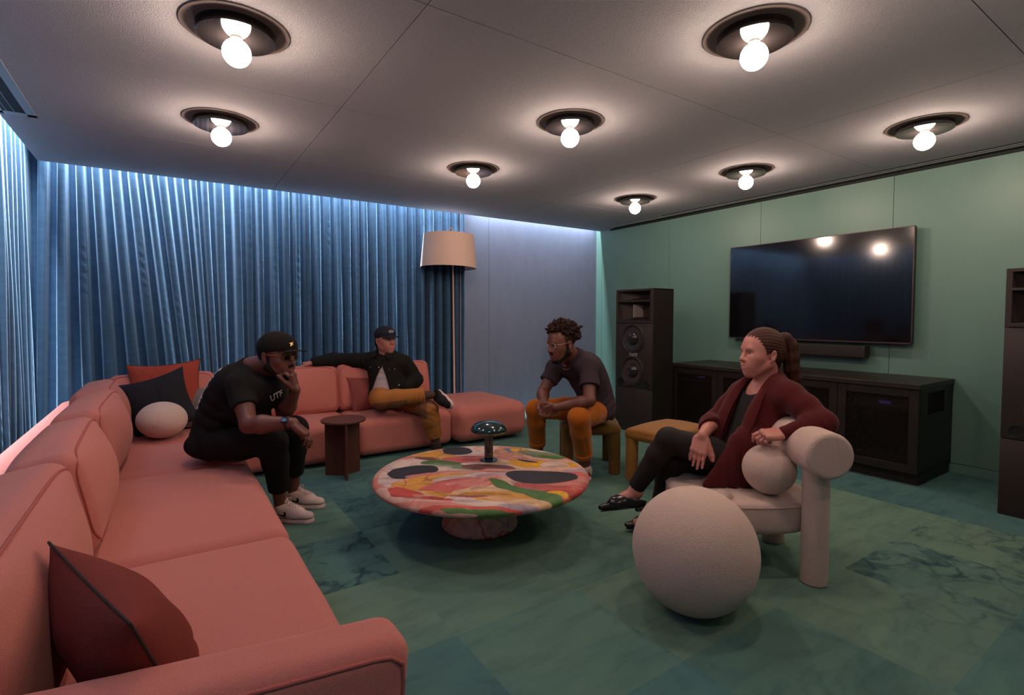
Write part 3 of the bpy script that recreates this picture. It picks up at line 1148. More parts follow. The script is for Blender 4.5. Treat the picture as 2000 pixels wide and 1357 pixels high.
def pigment(V):
    """V: world points -> colours; sideways and away are measured in the room along a fixed diagonal of the table."""
    a = np.array([0.558, 0.830])
    r = np.array([0.830, -0.558])
    d = V[:, :2] - np.array(TC)
    s, e = d @ r, d @ a
    P = np.stack([s * 1.0, e * 1.0, V[:, 2] * 2.5])
    ws = 0.042 * wob(P, 9, 21) + 0.022 * wob(P, 22, 22) + 0.006 * wob(P, 60, 23)
    we = 0.034 * wob(P, 9, 31) + 0.020 * wob(P, 22, 32) + 0.006 * wob(P, 60, 33)
    s2, e2 = s + ws, e + we
    out = np.tile(np.array(PAL['blush']), (len(V), 1))
    band = wob(np.stack([s2 * 1.0, e2 * 2.2, V[:, 2] * 3]), 14, 41)
    out[band > 0.25] = PAL['rose']
    out[band < -0.35] = PAL['white']
    for (ps, pe, hw, hd, tn, c) in PATCH:
        if hw <= 0:
            continue
        c_, s_ = math.cos(tn), math.sin(tn)
        x = (s2 - ps) * c_ + (e2 - pe) * s_
        y = -(s2 - ps) * s_ + (e2 - pe) * c_
        q = np.abs(x / hw) ** 2.3 + np.abs(y / hd) ** 2.3
        col = np.array(PAL[c])
        vein = wob(np.stack([x * 1.0, y * 3.0, V[:, 2]]), 22, int(abs(ps * 1000)) + 3)
        shade = np.where((vein > 0.45) & (c not in ('black', 'green', 'yellow')), 0.72, 1.0)[:, None]
        ins = q < 1
        mixw = np.array(PAL['white'])
        colr = col[None] * shade
        if c not in ('black', 'green', 'yellow', 'white'):
            colr = np.where((vein < -0.55)[:, None], 0.6 * col + 0.4 * mixw, colr)
        out[ins] = colr[ins]
    low = V[:, 2] < 0.262
    w1 = wob(np.stack([s2, e2, V[:, 2] * 1.6 + 0.5 * ws]), 16, 61) + 0.5 * wob(np.stack([s2, e2, V[:, 2] * 2.0]), 34, 62)
    for lim, c in ((-9, 'white'), (-0.35, 'blush'), (-0.12, 'white'), (0.10, 'lilac'), (0.22, 'white'), (0.42, 'rose'), (0.60, 'blush'), (0.78, 'wine'), (0.90, 'white'), (1.05, 'ochre')):
        out[low & (w1 > lim)] = PAL[c]
    # thin poured veins over the whole surface
    v1 = np.abs(wob(np.stack([s2, e2 * 1.7, V[:, 2] * 2]), 11, 71))
    dark = (out.sum(1) < 0.14)
    vein = (v1 < 0.030) & ~dark & (wob(P, 6, 72) > 0.1)
    out[vein] = 0.35 * out[vein] + 0.65 * np.array(PAL['lilac'])
    v2 = np.abs(wob(np.stack([s2 * 1.3, e2, V[:, 2] * 2]), 13, 81))
    vein = (v2 < 0.022) & ~dark & (wob(P, 6, 82) > 0.2)
    out[vein] = 0.3 * out[vein] + 0.7 * np.array(PAL['wine'])
    return out


def paint(o):
    V = np.empty(len(o.data.vertices) * 3, np.float32)
    o.data.vertices.foreach_get('co', V)
    V = V.reshape(-1, 3).astype(float) + np.array(o.matrix_basis.translation)
    ca = o.data.color_attributes.new('pigment', 'FLOAT_COLOR', 'POINT')
    c = pigment(V)
    ca.data.foreach_set('color', np.concatenate([c, np.ones((len(c), 1))], 1).astype(np.float32).ravel())


tab = empty('coffee_table', (*TC, 0))
tag(tab, 'low round coffee table marbled in pink, ochre, white, green and black', 'coffee table')
prof = [(0.001, TZ - 0.070)] + [(0.30 * q / 8, TZ - 0.070) for q in range(1, 9)] + [(0.30 + 0.27 * q / 20, TZ - 0.070 + 0.012 * (q / 20) ** 2) for q in range(1, 21)]
for i in range(1, 44):
    a = -PI / 2 + PI * i / 44
    prof.append((0.572 + 0.065 * math.cos(a) ** 0.9, TZ - 0.029 + 0.029 * math.sin(a)))
prof += [(0.575 * (1 - q / 150), TZ) for q in range(1, 150)] + [(0.001, TZ)]
seg = 840
ang = np.linspace(0, 2 * PI, seg, endpoint=False)
P = np.array([[(TC[0] + r * math.cos(t), TC[1] + r * math.sin(t), z) for (r, z) in prof] for t in ang])
o = grid_mesh('tabletop', P, [M_paint], tab, wrap_u=True, flip=False)
paint(o)
prof = [(0.002, 0.0)] + [(0.205, 0.0), (0.222, 0.006), (0.228, 0.02)]
prof += [(0.228 - 0.045 * (q / 30) ** 0.8, 0.02 + q * 0.0082) for q in range(1, 31)]
P = np.array([[(TC[0] - 0.01 + r * math.cos(t), TC[1] + 0.01 + r * math.sin(t), z) for (r, z) in prof] for t in ang[::2]])
o = grid_mesh('pedestal', P, [M_paint], tab, wrap_u=True, flip=False)
paint(o)

# ---- mushroom table lamp
M_teal = mat('dark_green_lacquer', (0.004, 0.030, 0.034), 0.12, 0.1, spec=0.7, coat=0.8)
M_teal2 = mat('dark_metal_stem', (0.012, 0.020, 0.020), 0.18, 0.1, spec=0.7, coat=0.3)
LX, LY = 1.700, 2.795
lamp = empty('table_lamp', (LX, LY, TZ))
tag(lamp, 'small dark green mushroom shaped table lamp on the marbled coffee table', 'table lamp')
MB().lathe([(0, 0), (0.056, 0), (0.058, 0.003), (0.057, 0.007), (0.036, 0.010), (0, 0.010)], 40, (LX, LY, TZ)).build('base', M_teal, lamp)
MB().lathe([(0.027, 0.009), (0.028, 0.012), (0.028, 0.200), (0, 0.200)], 36, (LX, LY, TZ)).build('stem', M_teal2, lamp)
MB().lathe([(0, 0.258), (0.030, 0.256), (0.062, 0.249), (0.090, 0.236), (0.108, 0.219), (0.116, 0.203), (0.115, 0.192), (0.108, 0.185), (0.090, 0.183), (0.05, 0.186), (0, 0.187)], 48, (LX, LY, TZ)).build('shade', M_teal, lamp)
MB().lathe([(0, 0), (0.004, 0.0005), (0.0045, -0.002)], 16, (LX - 0.010, LY - 0.0262, TZ + 0.048), axis=(-0.35, -0.94, 0)).build('switch_button', mat('steel_button', (0.7, 0.6, 0.55), 0.25, 0, metal=1), lamp)

# =================================================================== SIDE TABLE
M_walnut = mat('dark_walnut', (0.090, 0.030, 0.020), 0.42, 0.35, 9, spec=0.4, stretch=(1, 1, 0.08))
M_walnut_top = mat('dark_walnut_top', (0.110, 0.036, 0.026), 0.42, 0.30, 10, spec=0.4, stretch=(1, 0.15, 1))
cx, cy, sz = 1.150, 4.095, 0.452
st = empty('side_table', (cx, cy, 0))
tag(st, 'round dark walnut side table on crossed panels in front of the coral sofa', 'side table')
MB().lathe([(0, sz - 0.020), (0.166, sz - 0.020), (0.170, sz - 0.016), (0.170, sz - 0.004), (0.167, sz), (0, sz)], 72, (cx, cy, 0)).build('tabletop', M_walnut_top, st)
for k, (ang_, ln) in enumerate(((math.radians(-98), 0.155), (math.radians(22), 0.150), (math.radians(142), 0.150))):
    mb = MB()
    mb.box((0.0, -0.0095, 0.0), (ln, 0.0095, sz - 0.020), 0.001, 1)
    mb.xform(Matrix.Translation((cx, cy, 0)) @ Matrix.Rotation(ang_, 4, 'Z'))
    mb.build('support_panel', M_walnut, st)

# =================================================================== FLOOR LAMP
M_pole = mat('beech_pole', (0.62, 0.36, 0.27), 0.5, 0.1, 6, stretch=(1, 1, 0.1))
M_shade = mat('parchment_shade', (0.66, 0.47, 0.38), 0.8, 0.05, 30, bump=0.15, bscale=300, spec=0.2)
M_shade_in = mat('white_shade_lining', (0.85, 0.70, 0.66), 0.8, 0.02)
fx, fy = 2.835, 5.435
fl = empty('floor_lamp', (fx, fy, 0))
tag(fl, 'tall floor lamp with a beige drum shade in front of the blue curtain edge', 'floor lamp')
MB().lathe([(0, 0), (0.105, 0), (0.108, 0.004), (0.105, 0.016), (0.02, 0.020), (0, 0.020)], 40, (fx, fy, 0)).build('base', M_bronze, fl)
MB().tube([(fx, fy, 0.015), (fx - 0.012, fy, 1.2), (fx - 0.020, fy, 2.20)], [0.0105, 0.0095, 0.0085], 14).build('pole', M_pole, fl)
hook = [(fx - 0.020, fy, 2.19), (fx - 0.020, fy, 2.265), (fx - 0.026, fy, 2.288), (fx - 0.042, fy, 2.297), (fx - 0.060, fy, 2.285), (fx - 0.066, fy, 2.262), (fx - 0.067, fy, 2.20)]
MB().tube(hook, 0.0065, 10).build('hook', M_pole, fl)
sx_, sy_, tilt = fx - 0.072, fy - 0.0, Matrix.Rotation(math.radians(1.2), 4, 'Y')
mb = MB()
mb.lathe([(0.325, -0.190), (0.292, 0.190), (0.288, 0.190), (0.321, -0.190)], 72, mi=0, closed=True)
mb.xform(Matrix.Translation((sx_, sy_, 2.016)) @ tilt)
sh = mb.build('shade', M_shade, fl)
mb = MB()
mb.lathe([(0.3195, -0.186), (0.2875, 0.184)], 72)
mb.lathe([(0.2875, 0.165), (0.02, 0.165)], 72)
mb.xform(Matrix.Translation((sx_, sy_, 2.016)) @ tilt)
mb.build('shade_lining', M_shade_in, sh)
MB().lathe([(0, 0.165), (0.014, 0.16), (0.016, 0.06), (0.030, 0.03), (0.034, 0.0), (0.030, -0.03), (0, -0.045)], 24, (sx_, sy_, 2.02)).build('bulb', mat('opal_bulb', (0.8, 0.7, 0.66), 0.3, 0), fl)

# =================================================================== TELEVISION, SOUNDBAR, CABINET
M_screen = mat('dark_glass_screen', (0.004, 0.004, 0.006), 0.10, 0.0, spec=0.85, coat=0.25)
M_tvmetal = mat('tv_bezel', (0.085, 0.060, 0.055), 0.35, 0.05, metal=0.6)
M_plast = mat('black_plastic', (0.018, 0.016, 0.016), 0.5, 0.1)
ty0, ty1, tz0, tz1, tx = 1.702, 3.378, 1.025, 2.010, 5.150
tv = empty('television', (tx + 0.05, (ty0 + ty1) / 2, tz0))
tag(tv, 'large black flat television mounted on the green wall', 'television')
MB().box((tx + 0.012, ty0 + 0.004, tz0 + 0.004), (tx + 0.060, ty1 - 0.004, tz1 - 0.004), 0.004).build('back_panel', M_plast, tv)
MB().box((tx + 0.002, ty0 + 0.007, tz0 + 0.012), (tx + 0.014, ty1 - 0.007, tz1 - 0.007)).build('screen', M_screen, tv, smooth=False)
mb = MB()
for a, c in (((ty0, tz0), (ty1, tz0 + 0.012)), ((ty0, tz1 - 0.007), (ty1, tz1)), ((ty0, tz0), (ty0 + 0.007, tz1)), ((ty1 - 0.007, tz0), (ty1, tz1))):
    mb.box((tx, a[0], a[1]), (tx + 0.020, c[0], c[1]), 0.001, 1)
mb.build('bezel', M_tvmetal, tv)
MB().box((tx + 0.055, 2.25, 1.25), (GX, 2.83, 1.75)).build('wall_mount', M_plast, tv)
sb = empty('soundbar', (5.17, 2.53, 0.885))
tag(sb, 'long slim black soundbar under the television', 'soundbar')
MB().box((5.115, 2.033, 0.888), (5.215, 3.03, 0.995), 0.012, 3).build('housing', mat('soundbar_cloth', (0.022, 0.018, 0.018), 0.8, 0.15, 80, bump=0.4, bscale=400), sb)
for y in (2.0315, 3.0175):
    MB().box((5.113, y, 0.887), (5.216, y + 0.014, 0.996), 0.005, 2).build('end_cap', M_plast, sb)
MB().box((5.21, 2.2, 0.91), (GX, 2.9, 0.975)).build('bracket', M_plast, sb)

M_oak = mat('black_stained_oak', (0.018, 0.0125, 0.011), 0.42, 0.4, 14, spec=0.45, stretch=(1, 0.08, 1), bump=0.15, bscale=90)
M_oakv = mat('black_stained_oak_frame', (0.015, 0.010, 0.009), 0.45, 0.4, 14, spec=0.4, stretch=(1, 1, 0.08))
M_mesh = mat('black_wire_mesh', (0.028, 0.021, 0.018), 0.4, 0.1, metal=0.5)
M_in = mat('cabinet_inside', (0.006, 0.006, 0.007), 0.8, 0.1)
qx, qy0, qy1 = 4.555, 1.445, 3.660
cab = empty('media_cabinet', (4.9, 2.55, 0))
tag(cab, 'long low black media cabinet with mesh doors below the television', 'cabinet')
MB().box((qx - 0.018, qy0 - 0.008, 0.722), (GX - 0.004, qy1 + 0.008, 0.758), 0.002, 1).build('top', M_oak, cab)
mb = MB()
mb.box((qx + 0.022, qy1 - 0.02, 0.085), (GX - 0.006, qy1, 0.722))
mb.box((GX - 0.03, qy0, 0.085), (GX - 0.006, qy1, 0.722))
mb.box((qx + 0.022, qy0, 0.085), (GX - 0.006, qy1, 0.105))
for k in (1, 2, 3):
    y = qy0 + (qy1 - qy0) * k / 4
    mb.box((qx + 0.022, y - 0.01, 0.085), (GX - 0.01, y + 0.01, 0.722))
# right end panel with a window near the back
mb.box((qx + 0.022, qy0, 0.085), (4.72, qy0 + 0.02, 0.722))
mb.box((5.06, qy0, 0.085), (GX - 0.006, qy0 + 0.02, 0.722))
mb.box((4.72, qy0, 0.085), (5.06, qy0 + 0.02, 0.52))
mb.box((4.72, qy0, 0.685), (5.06, qy0 + 0.02, 0.722))
mb.build('carcass', M_oakv, cab)
MB().box((qx + 0.055, qy0 + 0.012, 0.0), (GX - 0.01, qy1 - 0.012, 0.086)).build('plinth', M_oakv, cab)
MB().box((GX - 0.05, qy0 + 0.03, 0.11), (GX - 0.035, qy1 - 0.03, 0.715)).build('back_panel', M_in, cab)


def lattice(y0, y1, z0, z1, pitch, wr, put):
    """Diamond wire mesh as crossed flat bars clipped to the opening."""
    mb = MB()
    W, Hh = y1 - y0, z1 - z0
    for sgn in (1, -1):
        n = int((W + Hh) / pitch)
        for i in range(1, n):
            c = i * pitch
            if sgn > 0:   # y + z = c
                a = (min(c, W), c - min(c, W))
                b_ = (c - min(c, Hh), min(c, Hh))
            else:
                a = (W - min(c, W), c - min(c, W))
                b_ = (W - (c - min(c, Hh)), min(c, Hh))
            p, q = Vector((y0 + a[0], z0 + a[1])), Vector((y0 + b_[0], z0 + b_[1]))
            d = (q - p)
            if d.length < 0.01:
                continue
            nn = Vector((-d.y, d.x)).normalized() * wr
            vs = [mb.bm.verts.new(put(v.x, v.y, 0.0 if sgn > 0 else 0.0016)) for v in (p - nn, p + nn, q + nn, q - nn)]
            vs2 = [mb.bm.verts.new(put(v.x, v.y, 0.0016 if sgn > 0 else 0.0032)) for v in (p - nn, p + nn, q + nn, q - nn)]
            mb.bm.faces.new(vs)
            mb.bm.faces.new(vs2[::-1])
            for k in range(4):
                mb.bm.faces.new((vs[k], vs2[k], vs2[(k + 1) % 4], vs[(k + 1) % 4]))
    return mb


dw = (qy1 - qy0) / 4
for k in range(4):
    y0, y1 = qy0 + dw * k + 0.002, qy0 + dw * (k + 1) - 0.002
    z0, z1, fr, fb = 0.090, 0.718, 0.062, 0.060
    mb = MB()
    mb.box((qx, y0, z0), (qx + 0.020, y0 + fr, z1), 0.0012, 1)
    mb.box((qx, y1 - fr, z0), (qx + 0.020, y1, z1), 0.0012, 1)
    mb.box((qx, y0 + fr, z0), (qx + 0.020, y1 - fr, z0 + fb), 0.0012, 1)
    mb.box((qx, y0 + fr, z1 - fb), (qx + 0.020, y1 - fr, z1), 0.0012, 1)
    d = mb.build('door', M_oakv, cab)
    lattice(y0 + fr - 0.003, y1 - fr + 0.003, z0 + fb - 0.003, z1 - fb + 0.003, 0.0185, 0.0020, lambda y, z, x: (qx + 0.010 + x, y, z)).build('mesh_panel', M_mesh, d, smooth=False)
lattice(4.72, 5.06, 0.52, 0.685, 0.0185, 0.0022, lambda y, z, x: (y, qy0 + 0.010 + x, z)).build('side_grille', M_mesh, cab, smooth=False)
# equipment standing inside, seen through the mesh
M_gear = mat('equipment_metal', (0.05, 0.045, 0.05), 0.4, 0.3, 20, metal=0.3)
for y, z, w_, h_, lb in ((1.72, 0.55, 0.40, 0.075, 'wide black equipment box behind the mesh of the right cabinet door'),
                         (3.38, 0.60, 0.40, 0.050, 'thin black equipment box behind the mesh of the left cabinet door')):
    q = empty('equipment_box', (4.85, y, z))
    tag(q, lb, 'electronics')
    MB().box((4.66, y - w_ / 2, z), (5.05, y + w_ / 2, z + h_), 0.003).build('housing', M_gear, q)
    MB().box((4.655, y - 0.06, z + h_ * 0.35), (4.661, y + 0.02, z + h_ * 0.65)).build('display', mat('dim_display', (0.06, 0.03, 0.12), 0.3, 0, emit=(0.25, 0.12, 0.6), estr=0.12), q)
    MB().box((4.64, y - w_ / 2 - 0.03, z - 0.016), (5.19, y + w_ / 2 + 0.03, z), 0.001, 1).build('rack_shelf', M_oakv, q)

# =================================================================== LOUDSPEAKERS
M_spk = mat('speaker_body', (0.013, 0.011, 0.010), 0.55, 0.12, 30, spec=0.35)
M_spkf = mat('speaker_front', (0.032, 0.022, 0.020), 0.5, 0.12, 30, spec=0.35)
M_cone = mat('speaker_cone', (0.085, 0.060, 0.065), 0.22, 0.1, spec=0.7, metal=0.35)
M_domes = mat('dust_cap', (0.016, 0.013, 0.015), 0.16, 0.1, spec=0.7)
M_rub = mat('rubber_surround', (0.020, 0.016, 0.016), 0.6, 0.1)
M_chrome = mat('bright_wedge', (0.62, 0.52, 0.49), 0.25, 0.0, metal=0.4)
M_tag = mat('pale_plate', (0.55, 0.45, 0.42), 0.4, 0.0)
SW, SD, SH = 0.52, 0.335, 1.555


def loudspeaker():
    """Built facing -X with its front at x = 0, centred on y = 0."""
    t = empty('loudspeaker', (0, 0, 0))
    hw = SW / 2
    mb = MB()
    mb.prism([(0.022, -hw), (SD, -hw), (SD, hw), (0.022, hw)], 0.0, 1.190)
    mb.box((0.022, -hw, 1.190), (SD, -hw + 0.018, SH))
    mb.box((0.022, hw - 0.018, 1.190), (SD, hw, SH))
    mb.box((0.022, -hw, SH - 0.018), (SD, hw, SH))
    mb.box((SD - 0.02, -hw + 0.018, 1.190), (SD, hw - 0.018, SH - 0.018))
    mb.build('cabinet', M_spk, t)
    # front baffle below the horn and the plain lower panel
    MB().box((0.0, -hw, 0.0), (0.024, hw, 0.485), 0.004, 2).build('lower_panel', M_spkf, t)
    mb = MB()
    mb.box((0.0, -hw, 0.489), (0.024, hw, 1.185), 0.004, 2)
    bf = mb.build('baffle', M_spkf, t)
    # horn: two stacked flared mouths with a frame round them
    mb = MB()
    for (za, zb) in ((1.185, 1.212), (1.532, 1.555)):
        mb.box((0.0, -hw, za), (0.026, hw, zb), 0.003, 1)
    for ys in (-hw, hw - 0.032):
        mb.box((0.0, ys, 1.205), (0.026, ys + 0.032, 1.54), 0.003, 1)
    mb.build('horn_frame', M_spkf, t)

    def mouth(z0, z1, t0, t1, depth):
        mb = MB()
        n = 12
        A, B = [], []
        for i in range(n + 1):
            f = i / n
            q = f ** 1.6
            x = 0.004 + depth * f
            w = (hw - 0.03) * (1 - q) + 0.035 * q
            za, zb = z0 * (1 - q) + t0 * q, z1 * (1 - q) + t1 * q
            A.append([(x, -w, za), (x, w, za), (x, w, zb), (x, -w, zb)])
        vs = [[mb.bm.verts.new(p) for p in r] for r in A]
        for a, b_ in zip(vs[:-1], vs[1:]):
            for k in range(4):
                mb.bm.faces.new((a[k], a[(k + 1) % 4], b_[(k + 1) % 4], b_[k]))
        mb.bm.faces.new(vs[-1])
        return mb
    mouth(1.430, 1.532, 1.468, 1.496, 0.15).build('upper_horn', M_spkf, t)
    mouth(1.212, 1.418, 1.255, 1.385, 0.17).build('lower_horn', M_spkf, t)
    mb = MB()
    mb.box((-0.004, -hw + 0.025, 1.416), (0.020, hw - 0.025, 1.432), 0.002, 1)
    mb.box((-0.006, -hw + 0.025, 1.190), (0.012, hw - 0.025, 1.213), 0.002, 1)
    mb.build('horn_lip', M_spkf, t)
    mb = MB()
    mb.prism([(0.035, 0.024), (0.17, 0.016), (0.17, 0.054), (0.045, 0.046)], 1.252, 1.388)
    mb.build('phase_plug', M_chrome, t)
    for zc in (1.022, 0.672):
        w_ = MB().lathe([(0.160, 0.0), (0.160, 0.012), (0.152, 0.016), (0.143, 0.010)], 56, (0, 0, zc), axis=(-1, 0, 0)).build('woofer', M_spkf, t)
        MB().lathe([(0.145, 0.008), (0.138, 0.015), (0.130, 0.011), (0.124, 0.002)], 56, (0, 0, zc), axis=(-1, 0, 0)).build('surround', M_rub, w_)
        MB().lathe([(0.125, 0.008), (0.110, 0.0055), (0.060, 0.0012)], 56, (-0.0005, 0, zc), axis=(-1, 0, 0)).build('cone', M_cone, w_)
        MB().lathe([(0.070, 0.002), (0.066, 0.022), (0.052, 0.040), (0.030, 0.051), (0, 0.055)], 40, (0, 0, zc), axis=(-1, 0, 0)).build('dust_cap', M_domes, w_)
    for y in (-0.185, 0.185):
        MB().lathe([(0.038, 0.0005), (0.038, 0.006), (0.033, 0.006), (0.030, 0.0012), (0.0, 0.0012)], 32, (0, y, 0.540), axis=(-1, 0, 0)).build('port', M_black, t)
    p = MB().box((-0.003, -0.055, 0.832), (0.001, 0.055, 0.866), 0.001, 1).build('name_plate', M_tag, t)
    MB().box((-0.0045, -0.049, 0.837), (-0.0025, 0.049, 0.861)).build('plate_field', M_spk, p)
    rnd = random.Random(5)
    mb = MB()
    y = -0.044
    while y < 0.040:
        w_ = rnd.uniform(0.003, 0.007)
        mb.box((-0.0055, y, 0.851), (-0.004, y + w_, 0.858))
        y += w_ + 0.0022
    y = -0.020
    while y < 0.018:
        w_ = rnd.uniform(0.002, 0.004)
        mb.box((-0.0055, y, 0.841), (-0.004, y + w_, 0.846))
        y += w_ + 0.002
    mb.build('plate_lettering', M_tag, p, smooth=False)
    return t


a = loudspeaker()
b = copy_tree(a)
a.location = (4.205, 3.90, 0)
b.location = (4.385, 0.705, 0)
tag(a, 'tall black floor standing loudspeaker left of the media cabinet near the blue wall', 'loudspeaker', 'pair of tall loudspeakers')
tag(b, 'tall black floor standing loudspeaker cut off by the right edge of the picture', 'loudspeaker', 'pair of tall loudspeakers')

# =================================================================== STOOLS
M_olive = mat('olive_velvet', (0.155, 0.085, 0.022), 0.9, 0.15, 6, spec=0.15, sheen=0.35, bump=0.15, bscale=200)
M_gold = mat('mustard_velvet', (0.33, 0.150, 0.034), 0.9, 0.12, 6, spec=0.15, sheen=0.35, bump=0.15, bscale=200)


def stool(name, c, ang_, w, d, m, top):
    t = empty(name, (c[0], c[1], 0))
    R = rz(ang_)
    s = SDF(0.008)
    s.box((c[0], c[1], top - 0.046), (w / 2, d / 2, 0.044), R, rad=0.040)
    s.ell((c[0], c[1], top - 0.030), (w / 2 - 0.03, d / 2 - 0.03, 0.036), R, k=0.05)
    s.build('seat', [m], t)
    for u in (-1, 1):
        for v in (-1, 1):
            p = R @ np.array([u * (w / 2 - 0.050), v * (d / 2 - 0.050), 0])
            MB().lathe([(0, 0.0), (0.044, 0.0), (0.047, 0.004), (0.048, 0.05), (0.048, top - 0.075), (0, top - 0.075)], 32, (c[0] + p[0], c[1] + p[1], 0)).build('leg', m, t)
    return t


o = stool('stool', (2.930, 3.205), math.radians(-37), 0.475, 0.500, M_olive, 0.402)
tag(o, 'olive velvet stool with thick round legs under the man in orange trousers', 'stool')
o = stool('stool', (3.235, 2.640), math.radians(8), 0.60, 0.40, M_gold, 0.402)
tag(o, 'mustard velvet stool behind the knee of the woman in the cardigan', 'stool')

# =================================================================== CREAM LOUNGE CHAIR
CF = np.array([-0.80, 0.60, 0])          # the way it faces
CA = np.array([0.60, 0.80, 0])
SC = np.array([2.494, 1.577, 0])
ch = empty('lounge_chair', tuple(SC))
tag(ch, 'cream boucle lounge chair built of balls and rolls with the woman on it', 'armchair')
P = []
prof = [(0.001, 0.205), (0.15, 0.205), (0.27, 0.206), (0.300, 0.212), (0.318, 0.228), (0.323, 0.25), (0.322, 0.325), (0.318, 0.346), (0.310, 0.358), (0.298, 0.364), (0.20, 0.370), (0.10, 0.372), (0.001, 0.372)]
def oblong(a, g=1.0):
    c_, s_ = math.cos(a), math.sin(a)
    q = (abs(c_ / 0.352) ** 2.7 + abs(s_ / 0.292) ** 2.7) ** (-1 / 2.7) * g
    return RT_ * (c_ * q) + FH_ * (s_ * q)


RT_, FH_ = np.array([0.830, -0.558, 0]), np.array([0.558, 0.830, 0])
aa = np.linspace(0, 2 * PI, 120, endpoint=False)
grid_mesh('seat', np.array([[SC + oblong(a, r / 0.323) + np.array([0, 0, z]) for (r, z) in prof] for a in aa]), [M_boucle], ch, wrap_u=True)
MB().tube([SC + oblong(q, 0.995) + np.array([0, 0, 0.343]) for q in np.linspace(0, 2 * PI, 96, endpoint=False)], 0.0028, 6, closed=True).build('seam', mat('boucle_seam', (0.42, 0.30, 0.26), 0.95, 0.05), ch)
bc0 = np.array([2.432, 1.085, 0.632])
bc1 = bc0 + CA * 0.70
r_ = 0.106
n_ = 12
prof = [(0.001, 0.0), (r_ - 0.022, 0.0)] + [(r_ - 0.022 + 0.022 * math.sin(PI / 2 * i / n_), 0.022 - 0.022 * math.cos(PI / 2 * i / n_)) for i in range(1, n_ + 1)]
Lb = 0.70
prof += [(q[0], Lb - q[1]) for q in prof[::-1]]
MB().lathe(prof, 64, tuple(bc0), axis=tuple(CA)).build('backrest', M_boucle, ch)
for p, zt in (((2.513, 1.185), 0.60), ((2.802, 1.545), 0.60)):
    MB().lathe([(0, 0), (0.050, 0), (0.056, 0.005), (0.0575, 0.02), (0.0575, zt), (0, zt)], 40, (p[0], p[1], 0)).build('leg', M_boucle, ch)
BALL = np.array([1.858, 1.365, 0.258])
s = SDF(0.007)
s.ell(tuple(BALL), (0.258, 0.258, 0.262), R=rz(0.4) @ ry(0.3))
s.build('ball_leg', [M_boucle], ch, lambda P: 0.0014 * wob(P, 25, 3))
MB().tube([BALL + (SC - BALL) * 0.35 + np.array([0, 0, 0.02]), SC + (BALL - SC) * 0.35 + np.array([0, 0, 0.285])], 0.045, 20).build('ball_joint', M_boucle, ch)
AB = np.array([2.472, 1.389, 0.500])
s = SDF(0.006)
s.ell(tuple(AB), (0.127, 0.124, 0.122), R=rz(0.3))
o = s.build('ball_armrest', [M_boucle], ch, lambda P: 0.0012 * wob(P, 30, 3))
# =================================================================== PEOPLE: shared helpers
A3 = lambda *v: np.array(v, float)
RT = A3(0.830, -0.558, 0)        # a horizontal direction along the row of sofas
FH = A3(0.558, 0.830, 0)         # the horizontal direction across it
UP = A3(0, 0, 1)


def skin(name, col, lip, rough=0.48):
    m, nt, b = new_mat(name)
    L = nt.links.new
    tc = N(nt, 'ShaderNodeTexCoord')
    no = N(nt, 'ShaderNodeTexNoise')
    no.inputs['Scale'].default_value = 18
    no.inputs['Detail'].default_value = 4
    L(tc.outputs['Object'], no.inputs['Vector'])
    mx = N(nt, 'ShaderNodeMix', data_type='RGBA')
    mx.inputs['A'].default_value = (col[0] * 0.88, col[1] * 0.84, col[2] * 0.84, 1)
    mx.inputs['B'].default_value = (col[0] * 1.10, col[1] * 1.08, col[2] * 1.06, 1)
    L(no.outputs['Fac'], mx.inputs['Factor'])
    L(mx.outputs['Result'], b.inputs['Base Color'])
    b.inputs['Roughness'].default_value = rough
    b.inputs['Subsurface Weight'].default_value = 0.12
    b.inputs['Subsurface Radius'].default_value = (0.012, 0.004, 0.002)
    b.inputs['Subsurface Scale'].default_value = 0.5
    return [m, mat(name + '_lips', lip, 0.45, 0.08, 40), M_eye, M_iris, mat(name + '_brows', tuple(c * 0.22 for c in col), 0.8, 0.1, 40), mat(name + '_nails', tuple(min(1, c * 1.35 + 0.02) for c in col), 0.3, 0.03)]


M_eye = mat('eye_white', (0.62, 0.55, 0.52), 0.25, 0.0)
M_iris = mat('dark_iris', (0.025, 0.014, 0.010), 0.15, 0.0)


class Head:
    """Local axes: f = where the face points, l = the person's left, u = crown; origin between the ears."""

    def __init__(s, o, f, u, k=1.0):
        s.o, s.k = np.asarray(o, float), k
        s.R = frame(f, u)

    def p(s, f, l, u):
        return s.o + s.R @ (A3(f, l, u) * s.k)

    def d(s, f, l, u):
        return nrm(s.R @ A3(f, l, u))

    def inv(s, P):
        x, y, z = P[0] - s.o[0], P[1] - s.o[1], P[2] - s.o[2]
        return [(x * s.R[0, i] + y * s.R[1, i] + z * s.R[2, i]) / s.k for i in range(3)]


